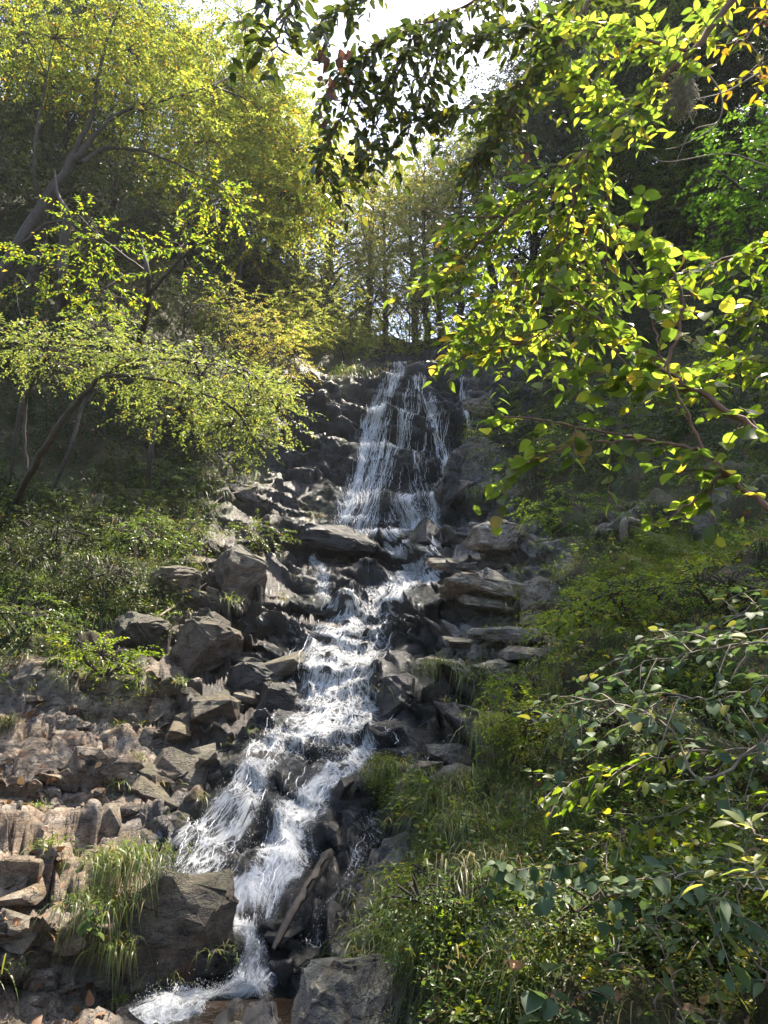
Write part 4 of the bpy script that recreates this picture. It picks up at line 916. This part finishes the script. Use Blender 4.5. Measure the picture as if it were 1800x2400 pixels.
def blades(O, D, L, wdt, sag, seg=5):
    m = len(O); t = np.linspace(0, 1, seg + 1)[None, :, None]; D = unit(D)
    C = O[:, None] + D[:, None] * L[:, None, None] * t; C = C - np.array([0, 0, 1.0]) * (sag * L)[:, None, None] * t ** 2.2
    sd = unit(np.cross(D, RS.normal(0, .3, (m, 3)) + [0, 0, 1])); w = (wdt[:, None] * np.array([.6, 1, .95, .75, .45, 0.02])[None, :seg + 1])[..., None]
    V = np.stack([C - sd[:, None] * w / 2, C + sd[:, None] * w / 2], 2)       # m, seg+1, 2, 3
    b = (np.arange(m) * (seg + 1) * 2)[:, None]; i = np.arange(seg)[None] * 2
    Fq = np.stack([b + i, b + i + 1, b + i + 3, b + i + 2], -1).reshape(-1, 4)
    return V.reshape(-1, 3), Fq, seg
def grass_clumps(P, Nn, per, L0, wd, sag=.9, spread=.6, jit=.05):
    m = len(P); O = np.repeat(P, per, 0) + RS.normal(0, jit, (m * per, 3)) * [1, 1, .3]; n2 = np.repeat(Nn, per, 0)
    L = np.repeat(L0, per) * RS.uniform(.5, 1.15, m * per); lean = np.repeat(unit(Nn * [1, 1, 0] + [0, -.25, 0]), per, 0)
    D = np.array([0, 0, .9]) + lean * .45 + RS.normal(0, spread, (m * per, 3)) * [1, 1, .3]
    return blades(O, D, L, wd * RS.uniform(.6, 1.3, m * per), sag * RS.uniform(.6, 1.4, m * per))
def grass_obj(name, label, Wt, n, per, L0, wd, seed, mat='grass', sag=.95):
    p, nn, x, y = scatter(n, Wt, seed); L = L0 * RS.uniform(.6, 1.3, n) * (.85 + .02 * p[:, 1]); V, Fq, seg = grass_clumps(p, nn, per, L, wd, sag)
    lv = np.repeat(RS.rand(n), per) * .5 + RS.rand(n * per) * .5
    tag(link(name, mesh_np(name, V, Fq, M[mat], fattr=np.repeat(lv, seg))), label, kind='stuff')
gm1 = vegm * clump * rightside * (PY > 1050); gm2 = vegm * clump * (PX < 620) * (PY > 1100) * (PY < 1700)
band = strokes(PX, PY, [([(1150, 1700, 110), (1180, 1850, 110), (1120, 2050, 90), (1050, 2200, 110), (1000, 2100, 70), (1250, 2150, 100), (1060, 1900, 50)], 1.0), ([(1330, 1380, 80), (1260, 1500, 90), (1230, 1600, 90)], .8)])
grass_obj('bank_grass', 'long drooping grass on the shaded right bank', gm1 * .25 + band * (wetshade < .4) * 1.3, 1300, 13, .38, .007, 11)
grass_obj('dry_bank_grass', 'straw coloured drooping grass mixed in the right bank', band * (wetshade < .4), 520, 14, .42, .006, 12, 'straw', 1.3)
grass_obj('left_bank_grass', 'tufty grass on the sunlit left bank', gm2, 420, 14, .38, .011, 13)
edgew = np.clip(blur(rockm * (1 - rockm) * 4, 3), 0, 1) * (foam < .1) * (PY > 1000)
grass_obj('dry_left_grass', 'straw coloured hanging grass on the left bank', gm2, 330, 14, .42, .010, 21, 'straw', 1.3)
grass_obj('crevice_grass', 'grass growing along the edges of the bare rock', edgew * clump, 260, 12, .22, .008, 14)

def tuft(px, py, n, L, wd, label, mat='grass', sag=1.0, jit=.06, spread=.55, d=None, up=0, cat='grass tuft'):
    b = G(px, py) if d is None else PW(px, py, d); b = b + [0, 0, up]
    if d is None and px > 1000 and py > 1500: b = b + [-.06, -.14, .10]
    V, Fq, seg = grass_clumps(np.array([[0, 0, 0.]]), np.array([[0, -.6, .8]]), n, np.array([L]), wd, sag, spread, jit)
    o = link('grass_tuft', mesh_np('grass_tuft', V, Fq, M[mat], fattr=np.repeat(RS.rand(n), seg))); o.location = Vector(b)
    tag(o, label, cat, 'grass tufts on the rocks')
TU = [(880, 872, 90, .7, .02, 'tuft on the lip left of the main water', 'grass', 1.2, .25, .6), (1025, 868, 90, .7, .02, 'tuft on the lip between the two right strands', 'grass', 1.2, .25, .6), (820, 885, 100, .8, .02, 'tuft at the far left of the lip', 'grass', 1.2, .3, .6), (1130, 868, 100, .8, .02, 'tuft at the far right of the lip', 'grass', 1.2, .3, .6),
 (1290, 1440, 150, .35, .009, 'bright tuft between the pale slabs and the green slope', 'grass', 1.2, .12, .6), (1300, 1560, 200, .4, .008, 'soft green tuft below the mossy mound', 'grass', 1.3, .12, .6), (1190, 1740, 240, .4, .007, 'arching tuft at the upper left of the grassy bank', 'grass', 1.5, .12, .5),
 (1130, 1930, 240, .36, .007, 'draping tuft beside the pale pointed rock', 'grass', 1.5, .12, .5), (1350, 1920, 240, .42, .007, 'grass hanging under the leafy shelf in the middle of the bank', 'grass', 1.6, .12, .5), (1040, 2320, 200, .25, .007, 'low tuft right of the pale bottom slab', 'grass', 1.2, .1, .6),
 (200, 1330, 120, .5, .012, 'hanging tuft on the upper left bank', 'grass', 1.4, .1, .6), (90, 1400, 130, .5, .012, 'hanging tuft near the left edge of the left bank', 'grass', 1.4, .1, .6), (330, 1400, 120, .45, .012, 'tuft on the left bank above the upright brown rock', 'grass', 1.3, .1, .6), (360, 1260, 110, .5, .012, 'tuft highest on the left bank by the brown stick', 'grass', 1.3, .1, .6),
 (450, 1530, 60, .3, .011, 'small tuft on the cracked brown block', 'grass', 1.0, .06, .6), (180, 1700, 40, .2, .009, 'tiny tuft at the top of the tan rubble', 'grass', .9, .04, .6),
 (300, 2010, 480, .27, .007, 'large sunlit grass tuft draped over the big dark boulder at lower left', 'grass', 1.4, .12, .6, 4.95),
 (235, 2110, 260, .25, .007, 'long grass tuft hanging down the left side of the big dark boulder', 'grass', 1.5, .10, .6, 4.78),
 (270, 2215, 110, .17, .007, 'shaded grass tuft lowest on the left side of the dark boulder', 'grass', 1.6, .06, .5, 4.7),
 (110, 2000, 60, .22, .010, 'bright leafy tuft on the tan rocks at the left', 'grass', .7, .04, .6),
 (285, 1850, 50, .20, .010, 'green tuft in a crack in the middle of the tan rock slope', 'grass', .8, .04, .6),
 (310, 1760, 30, .22, .008, 'little tuft highest on the tan rock slope', 'grass', .8, .04, .6),
 (90, 1930, 40, .18, .008, 'thin tuft on the tan rocks by the left edge', 'grass', .8, .04, .6),
 (20, 2320, 70, .24, .010, 'tuft in the bottom left corner', 'grass', .8, .06, .6),
 (120, 2385, 60, .20, .009, 'tuft on wet brown rock at the bottom, second from left', 'grass', .9, .05, .6),
 (15, 1740, 90, .36, .010, 'pale grass tuft at the left edge above the tan rocks', 'straw', 1.1, .05, .5),
 (420, 1610, 50, .26, .011, 'small bright tuft on the ledge above the tan rocks', 'grass', .8, .05, .6),
 (210, 1560, 80, .55, .018, 'tall broad-bladed grass arching on the left bank', 'grass', 1.2, .05, .45),
 (520, 1300, 110, .42, .012, 'sunny grass tuft on top of the left rock blocks', 'grass', .8, .10, .6),
 (535, 1420, 60, .36, .012, 'spiky tuft growing from the brown square block', 'grass', .9, .08, .7),
 (600, 1230, 60, .35, .012, 'tuft on the upper left ledge near the trickle', 'grass', .8, .10, .6),
 (925, 1620, 160, .26, .008, 'grass tuft crowning the narrow dark rock between the streams', 'grass', 1.5, .08, .5),
 (970, 1840, 200, .22, .007, 'mossy grass tuft on the grey slab right of the lower stream', 'grass', 1.5, .10, .5),
 (1070, 1600, 90, .3, .008, 'tuft where the right ledges meet the grassy bank', 'grass', 1.2, .08, .6),
 (1160, 1160, 160, .5, .012, 'grass tuft spilling over the rock right of the tall fall', 'grass', 1.3, .16, .6),
 (1100, 1010, 100, .5, .012, 'grass tuft on the rock shoulder beside the right strand', 'grass', 1.3, .12, .6),
 (1420, 1120, 150, .5, .010, 'dark arching tuft on the right slope above the log', 'grass', 1.3, .10, .6),
 (1210, 1870, 220, .42, .007, 'long silvery tuft hanging in the middle of the right bank', 'straw', 1.6, .10, .5),
 (1180, 2090, 260, .50, .007, 'long straw tuft hanging above the tan fungus', 'straw', 1.7, .12, .45),
 (960, 2130, 200, .34, .007, 'arching tuft right of the narrow side stream', 'grass', 1.3, .10, .5),
 (905, 2220, 200, .3, .007, 'tuft overhanging the pale bottom slab', 'grass', 1.3, .12, .5),
 (1350, 2330, 200, .25, .007, 'fine dark tuft low on the right, below the broad leaves', 'grass', 1.2, .12, .6),
 (360, 2360, 40, .16, .006, 'tiny tuft on the wet ledge beside the brown pool', 'grass', .9, .03, .6)]
for t in TU: tuft(*t)

# ------------------------------------------------------------------ near branches with separate leaves
LEAFM = {}
def leafdata(T, mat, key):
    if (key, mat) not in LEAFM:
        LEAFM[(key, mat)] = mesh_np('leaf', T[0], T[1], M[mat], smooth=False)
    return LEAFM[(key, mat)]
def near_branch(label, mains, lmat, T, key, leaf, twig_n, twig_len, nleaf, nsep=300, bark='barkred', name='leafy_branch', cat='branch', r0=.014, droop=.15, sag=.3, tilt=.65, hang=.15, depth=1.0, bud=0, start=0.0, stemr=1.0):
    base = mains[0][0]; base = PW(*base); root = thing(name, label, cat, base); g = Geo(); O = []; D = []; L = []
    for mi, pts in enumerate(mains):
        P = spline([PW(*p) for p in pts], 7 * len(pts)); n = len(P); P[1:-1] += RS.normal(0, .006, (n - 2, 3))
        rr = np.linspace(r0, r0 * .25, n) if mi == 0 else np.linspace(r0 * .55, r0 * .18, n); g.tube(P, rr, 6, .1)
        tn = twig_n if np.isscalar(twig_n) else twig_n[mi]
        for t in np.linspace(start, 1, tn):
            i = min(int(t * (n - 1)), n - 2); o = P[i]; T_ = P[i + 1] - P[i]; T_ = T_ / np.linalg.norm(T_)
            sd = np.cross(T_, [0, -.6, .8]); sd /= np.linalg.norm(sd)
            d = T_ * RS.uniform(.2, .9) + sd * RS.choice([-1, 1]) * RS.uniform(.4, 1) + RS.normal(0, .3, 3) * [1, depth, 1]; d[2] -= hang
            O.append(o); D.append(d); L.append(twig_len * RS.uniform(.5, 1.3))
    O = np.array(O); D = unit(np.array(D)); L = np.array(L)
    for o, d, l in zip(O, D, L):
        t = np.linspace(0, 1, 5)[:, None]; C = o + d * l * t; C[:, 2] -= sag * l * t[:, 0] ** 2; g.tube(C, np.linspace(.0035, .0015, 5) * stemr, 4)
    pos, R, S = sprays(O, D, L, nleaf, leaf, droop, tilt, sag)
    link('branch', g.mesh('branch', M[bark], base), root)
    v = pos - np.array([0, 0, CAMZ]); f = v[:, 1] * math.cos(PITCH) + v[:, 2] * math.sin(PITCH); up = -v[:, 1] * math.sin(PITCH) + v[:, 2] * math.cos(PITCH)
    inside = (np.abs(v[:, 0] / f * F) < 940) & (np.abs(up / f * F) < 1240); rank = S / f * np.where(inside, 1, .01)
    order = np.argsort(-rank); big = order[:nsep]; rest = order[nsep:]
    me = leafdata(T, lmat, key); b = np.asarray(base)
    for i in big:
        o = link('leaf', me, root); Mx = Matrix(R[i].tolist()).to_4x4(); Mx.translation = Vector(pos[i] - b)
        s = float(S[i]); o.matrix_local = Mx @ Matrix.Diagonal((s, s * RS.uniform(.85, 1.15), s, 1))
    if len(rest):
        q = tag(link('foliage', leaf_mesh('foliage', pos[rest], R[rest], S[rest], T, M[lmat], base), root), kind='stuff')
    return root
NB = near_branch
NB('long arching branch sweeping down-left from the top right corner with glowing pointed leaves',
   [[(1780, -80, 3.3), (1620, 120, 3.35), (1440, 290, 3.5), (1300, 420, 3.7), (1200, 500, 3.8), (1050, 510, 3.9)],
    [(1440, 290, 3.5), (1370, 380, 3.5), (1340, 500, 3.6), (1300, 640, 3.6)], [(1620, 120, 3.35), (1500, 90, 3.5), (1400, 60, 3.6)],
    [(1500, 250, 3.5), (1400, 200, 3.8), (1320, 150, 4)]],
   'near', T_OVATE, 'ov', .08, [42, 24, 24, 26], .36, 12, 300, r0=.022)
NB('drooping leafy end of the arching branch hanging above the right of the fall',
   [[(1290, 430, 3.8), (1180, 520, 3.8), (1090, 600, 3.9), (1020, 680, 4.0)], [(1330, 480, 3.8), (1260, 620, 3.8), (1160, 700, 3.9), (1080, 780, 4)],
    [(1370, 560, 3.8), (1330, 720, 3.8), (1230, 800, 3.9), (1100, 830, 4)], [(1400, 480, 3.6), (1420, 600, 3.6), (1370, 720, 3.6), (1300, 790, 3.8)]],
   'near', T_OVATE, 'ov', .078, [34, 34, 32, 20], .34, 10, 300)
NB('branch of shade-coloured leaves crossing the sky gap from the top, right of centre',
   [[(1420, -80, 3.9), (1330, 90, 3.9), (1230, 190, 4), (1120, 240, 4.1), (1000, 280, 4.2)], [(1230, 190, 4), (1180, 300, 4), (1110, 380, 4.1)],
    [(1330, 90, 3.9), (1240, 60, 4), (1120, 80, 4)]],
   'near_shade', T_OVATE, 'ov', .085, [44, 26, 30], .34, 11, 300)
NB('dense branch of shade-coloured leaves hanging in the top centre before the white sky',
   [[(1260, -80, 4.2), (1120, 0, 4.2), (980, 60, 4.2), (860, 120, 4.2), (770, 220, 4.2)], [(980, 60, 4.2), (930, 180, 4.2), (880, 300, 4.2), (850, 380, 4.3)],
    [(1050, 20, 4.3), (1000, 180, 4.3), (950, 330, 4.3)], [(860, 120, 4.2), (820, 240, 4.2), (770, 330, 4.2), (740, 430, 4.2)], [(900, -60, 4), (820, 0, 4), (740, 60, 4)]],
   'near_shade', T_OVATE, 'ov', .085, [50, 38, 36, 26, 22], .32, 11, 300, hang=.35)
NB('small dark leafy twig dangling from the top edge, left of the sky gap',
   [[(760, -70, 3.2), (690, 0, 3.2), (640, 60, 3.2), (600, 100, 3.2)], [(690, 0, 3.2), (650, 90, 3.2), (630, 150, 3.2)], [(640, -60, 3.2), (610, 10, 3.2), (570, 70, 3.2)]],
   'near_shade', T_OVATE, 'ov', .09, [10, 8, 8], .2, 6, 300)
NB('reddish brown branch entering from the right edge with large round sunlit leaves',
   [[(2050, 1170, 3.0), (1800, 1025, 3.1), (1640, 920, 3.2), (1500, 830, 3.35), (1380, 730, 3.5), (1280, 660, 3.6)], [(1640, 920, 3.2), (1500, 890, 3.3), (1340, 860, 3.4)],
    [(1560, 860, 3.3), (1600, 730, 3.3), (1560, 600, 3.3), (1480, 520, 3.3)]],
   'near', T_ROUND, 'rd', .076, [22, 14, 18], .26, 6, 300, r0=.019, tilt=.6, hang=0, start=.2)
NB('lower reddish branch from the right edge reaching left with flat round leaves',
   [[(1960, 1330, 2.8), (1800, 1190, 2.95), (1700, 1110, 3.05), (1650, 1060, 3.1), (1500, 1030, 3.2), (1350, 1000, 3.3), (1160, 970, 3.4)],
    [(1650, 1060, 3.1), (1590, 930, 3.1), (1540, 800, 3.1), (1500, 650, 3.15)], [(1500, 1030, 3.2), (1330, 1050, 3.3), (1180, 1110, 3.35)], [(1700, 1110, 3.05), (1620, 1180, 3.1), (1540, 1230, 3.1)]],
   'near', T_ROUND, 'rd', .072, [16, 8, 7, 4], .24, 6, 300, r0=.015, tilt=.5, hang=.05, start=.2)
NB('yellow and orange leafed twigs in the top right corner',
   [[(1900, -40, 4), (1810, 30, 4), (1740, 100, 4)], [(1900, 120, 4.2), (1800, 140, 4.2), (1730, 190, 4.2)]],
   'autumn', T_OVATE, 'ov', .08, [12, 10], .26, 6, 300)
NB('light green maple-like spray of branches at the right edge under the vivid maple',
   [[(2000, 520, 4.2), (1850, 560, 4.3), (1720, 600, 4.4), (1600, 640, 4.5)], [(2000, 700, 4.2), (1850, 700, 4.2), (1720, 730, 4.3)], [(1950, 860, 4), (1800, 850, 4), (1660, 800, 4.2)]],
   'lit2', T_TRI, 'tr', .08, [26, 24, 24], .36, 10, 300)
# leafy plants on the right bank
NB('bramble-like shrub with broad blue-green leaves spreading across the right bank',
   [[(1830, 1700, 2.9), (1650, 1830, 3.0), (1560, 1700, 3.1), (1400, 1640, 3.3), (1240, 1700, 3.4)], [(1830, 1500, 2.9), (1680, 1520, 3.1), (1500, 1560, 3.3), (1330, 1640, 3.4)],
    [(1830, 1580, 2.8), (1700, 1640, 2.9), (1560, 1640, 3.0), (1420, 1760, 3.1)], [(1830, 1470, 3.0), (1660, 1490, 3.3), (1500, 1500, 3.6)]],
   'blue', T_ROUND, 'rd', .052, [16, 16, 14, 12], .2, 5, 300, name='leafy_shrub', cat='shrub', bark='deadwood', r0=.007, tilt=.35, hang=0)
NB('low shrub of blue-green leaves hanging below the mossy mound on the right',
   [[(1830, 1440, 3.2), (1700, 1450, 3.4), (1580, 1500, 3.6), (1450, 1540, 3.8)], [(1830, 1330, 3.4), (1720, 1460, 3.5), (1660, 1560, 3.5)]],
   'blue', T_ROUND, 'rd', .05, [18, 14], .2, 6, 300, name='leafy_shrub', cat='shrub', bark='deadwood', r0=.006, tilt=.35, hang=0)
NB('fresh green leafy spray reaching left over the hanging grass of the right bank',
   [[(1830, 1760, 3.0), (1640, 1760, 3.2), (1450, 1800, 3.4), (1290, 1850, 3.6)], [(1830, 1860, 2.9), (1660, 1880, 3.1), (1500, 1930, 3.3), (1380, 1990, 3.4)]],
   'lit2', T_TRI, 'tr', .06, [22, 20], .2, 7, 300, name='leafy_shrub', cat='shrub', bark='deadwood', r0=.006, tilt=.4, hang=0)
NB('whorled dark green leaved plant at the lower right edge',
   [[(1800, 2300, 2.6), (1740, 2150, 2.6), (1700, 2000, 2.6)], [(1740, 2150, 2.6), (1640, 2080, 2.6), (1560, 2050, 2.7)], [(1830, 2100, 2.5), (1720, 2080, 2.5), (1650, 2130, 2.5)]],
   'blue', T_OVATE, 'ov', .075, [8, 6, 6], .12, 6, 300, name='leafy_plant', cat='plant', bark='deadwood', r0=.005, tilt=.3, hang=.05)
NB('leaning plant with rounded grey-green leaves above the long straw tuft',
   [[(1330, 2090, 3.6), (1240, 2040, 3.5), (1140, 2030, 3.5)], [(1500, 2080, 3.3), (1400, 2020, 3.3), (1290, 2030, 3.4)], [(1600, 2050, 3.1), (1500, 2060, 3.1), (1400, 2120, 3.2)]],
   'blue', T_ROUND, 'rd', .065, [9, 9, 9], .13, 5, 300, name='leafy_plant', cat='plant', bark='deadwood', r0=.005, tilt=.4, hang=.05)
NB('pale big-leaved sprig at the right edge with yellowing leaves below it',
   [[(1850, 2020, 2.3), (1790, 1970, 2.3), (1730, 1940, 2.3)], [(1850, 2060, 2.3), (1780, 2040, 2.3), (1720, 2060, 2.3)]],
   'pale', T_OVATE, 'ov', .075, [4, 4], .09, 4, 300, name='leafy_plant', cat='plant', bark='deadwood', r0=.004, tilt=.3, hang=0)
NB('broad-leaved low plant at the bottom, right of the fungus',
   [[(1310, 2390, 3.3), (1300, 2330, 3.25), (1290, 2290, 3.2)], [(1310, 2390, 3.3), (1360, 2330, 3.2), (1390, 2320, 3.2)], [(1310, 2390, 3.3), (1270, 2370, 3.2)]],
   'blue', T_ROUND, 'rd', .095, [3, 3, 3], .06, 3, 300, name='leafy_plant', cat='plant', bark='deadwood', r0=.004, tilt=.25, hang=0)
NB('wiry plant with tiny pale buds standing at the lower right',
   [[(1600, 2400, 2.9), (1560, 2250, 2.85), (1540, 2140, 2.8)], [(1700, 2400, 2.8), (1660, 2250, 2.7), (1600, 2160, 2.7)], [(1540, 2380, 3), (1500, 2260, 2.9), (1430, 2220, 2.9)]],
   'mid', T_TRI, 'tr', .045, [8, 8, 8], .09, 4, 300, name='leafy_plant', cat='plant', bark='deadwood', r0=.004, tilt=.5, hang=-.2)
NB('bright green round-leaved seedling growing in the grass of the big dark boulder',
   [[(225, 2170, 4.6), (225, 2140, 4.5), (230, 2120, 4.5)], [(225, 2170, 4.6), (205, 2140, 4.5)]],
   'mid', T_ROUND, 'rd', .05, [4, 4], .07, 3, 300, name='leafy_plant', cat='plant', bark='deadwood', r0=.003, tilt=.3, hang=0)
NB('fern frond pair drooping in the lower middle of the right bank',
   [[(1230, 2160, 3.5), (1180, 2140, 3.4), (1110, 2190, 3.35)], [(1290, 2170, 3.4), (1240, 2160, 3.35), (1180, 2230, 3.3)]],
   'mid', T_OVATE, 'ov', .03, [26, 26], .05, 5, 300, name='fern', cat='fern', bark='deadwood', r0=.003, tilt=.2, hang=.1, stemr=.5)

# ------------------------------------------------------------------ logs, dead leaves, fungus, lichen
def log(pts, r, label, mat, name='fallen_log', jit=.18, stubs=0):
    P = spline(pts, 22); g = Geo(); rr = np.interp(np.linspace(0, 1, 22), [0, .06, .5, .9, 1], [r * .55, r, r * .85, r * .7, r * .3]); P[1:-1] += RS.normal(0, r * .05, (20, 3))
    g.tube(P, rr, 16, .05, 1 + .22 * RS.uniform(-1, 1, 16))
    for s in range(stubs): q = P[5 + 5 * s]; g.tube(np.array([q, q + [.05, -.06, .08], q + [.09, -.1, .1]]), [r * .3, r * .2, r * .08], 5)
    tag(link(name, g.mesh(name, M[mat], smooth=False)), label, 'log')
log([PW(775, 1995, 5.75), PW(735, 2060, 5.4), PW(690, 2130, 5.1), PW(640, 2225, 4.85)], .036, 'weathered log slanting across the lowest part of the stream', 'wetwood', stubs=2)
log([G(1462, 1292, .05), G(1490, 1268, .12), G(1522, 1245, .16)], .05, 'short brown log lying on the right slope above the mossy mound', 'deadwood')
log([G(480, 1215, .1), G(520, 1195, .15), G(560, 1178, .25)], .018, 'thin pale stick lying on the sunlit left ledge', 'deadwood', 'fallen_stick')
log([G(370, 1490, .1), G(430, 1440, .15), G(470, 1410, .2)], .015, 'bare stick slanting on the left rocks', 'deadwood', 'fallen_stick')
log([G(340, 1215, .1), G(370, 1235, .12), G(400, 1250, .1)], .02, 'brown stick in the undergrowth of the left bank', 'deadwood', 'fallen_stick')

def dead_leaves(label, px, py, d, n, s, spread, seed):
    rs = np.random.RandomState(seed); b = PW(px, py, d); root = thing('dead_leaf_cluster', label, 'dead leaves', b) if n > 1 else None
    for i in range(n):
        tv, tf = T_ROUND; V = tv.copy() * s; V[:, 2] += np.sin(V[:, 0] / s * 4) * .12 * s + rs.normal(0, .04 * s, len(V)); V[:, 1] *= .7
        me = mesh_np('dead_leaf', V, tf, M['deadleaf'])
        if root is None: o = link('dead_leaf', me); o.location = Vector(b); tag(o, label, 'dead leaf')
        else: o = link('dead_leaf', me, root); o.location = Vector(rs.normal(0, spread, 3) * [1, .6, 1.4])
        o.rotation_euler = (rs.uniform(.8, 2), rs.uniform(-.6, .6) + 1.2, rs.uniform(0, 6))
dead_leaves('dark brown cluster of withered leaves hanging in the top centre branch', 780, 160, 3.9, 12, .10, .07, 3)
dead_leaves('curled dark dead leaf dangling right of the sky gap', 1190, 400, 3.6, 1, .11, .0, 4)
dead_leaves('single rust dead leaf just above the curled dark one', 1235, 356, 3.6, 1, .08, .0, 5)
dead_leaves('withered leaf pair hanging below the brown cluster', 755, 260, 3.9, 2, .09, .02, 6)
def lichen():
    g = Geo(); b = PW(1590, 175, 3.4); rs = np.random.RandomState(4)
    for i in range(420):
        o = b + np.array([rs.normal(0, .03), rs.normal(0, .03), -rs.uniform(0, .22)]); P = [o]
        for k in range(4): P.append(P[-1] + rs.normal(0, .014, 3) + [0, 0, -.014])
        g.tube(np.array(P), [.0022] * 5, 3)
    g.tube(spline([PW(1600, 60, 3.4), PW(1585, 120, 3.4), b], 6), [.003] * 6, 4)
    tag(link('beard_lichen', g.mesh('beard_lichen', M['lichen'])), 'pale tan clump of beard lichen hanging at the upper right', 'lichen')
lichen()
# bare twigs round the lichen
g = Geo()
for pts in ([(1640, 150, 3.6), (1690, 220, 3.6), (1680, 290, 3.6), (1600, 340, 3.6), (1560, 350, 3.7)], [(1780, 170, 3.7), (1700, 215, 3.7), (1620, 235, 3.6)], [(1800, 390, 4), (1700, 360, 4), (1560, 380, 4), (1510, 350, 4)], [(1680, 290, 3.6), (1620, 310, 3.7), (1580, 390, 3.7)]):
    g.tube(spline([PW(*p) for p in pts], 14), np.linspace(.006, .002, 14), 5)
tag(link('bare_twigs', g.mesh('bare_twigs', M['deadwood'])), 'bare grey twigs bending beside the beard lichen', 'twigs')
def fungus(px, py, d):
    bm = bmesh.new(); bmesh.ops.create_uvsphere(bm, u_segments=16, v_segments=8, radius=1)
    for v in bm.verts:
        r = 1 + .15 * math.sin(3 * math.atan2(v.co.y, v.co.x) + 1); v.co = Vector((v.co.x * .045 * r, v.co.y * .032 * r, v.co.z * .016 if v.co.z > 0 else v.co.z * .007 - .004 * (1 - v.co.xy.length)))
    me = bpy.data.meshes.new('fungus'); bm.to_mesh(me); bm.free(); me.materials.append(M['mushroom']); o = link('bracket_fungus', me); o.location = Vector(PW(px, py, d)); o.rotation_euler = (.25, .1, .3)
    tag(o, 'small tan fungus cap at the foot of the long straw tuft', 'fungus')
fungus(1205, 2262, 3.4)

# ------------------------------------------------------------------ haze
def haze(dens):
    bm = bmesh.new(); bmesh.ops.create_cube(bm, size=1); me = bpy.data.meshes.new('haze'); bm.to_mesh(me); bm.free()
    m = bpy.data.materials.new('haze'); m.use_nodes = True; nt = m.node_tree; nt.nodes.clear(); out = nt.nodes.new('ShaderNodeOutputMaterial')
    v = nt.nodes.new('ShaderNodeVolumePrincipled'); v.inputs['Density'].default_value = dens; v.inputs['Color'].default_value = (.92, .95, 1, 1); v.inputs['Anisotropy'].default_value = .35
    nt.links.new(v.outputs[0], out.inputs['Volume']); me.materials.append(m)
    zmax = 75; o = link('haze', me); o.scale = (2600, 2600, zmax + 40); o.location = (0, 300, (zmax - 40) / 2); tag(o, kind='stuff')
HAZE = 0.00045
if HAZE: haze(HAZE)
tot = sum(len(m.loop_triangles) if m.loop_triangles else sum(1 for _ in ()) or len(m.polygons) * (2 if len(m.polygons) and m.polygons[0].loop_total == 4 else 1) for m in bpy.data.meshes)
print('TRIS', tot, 'OBJECTS', len(bpy.data.objects))
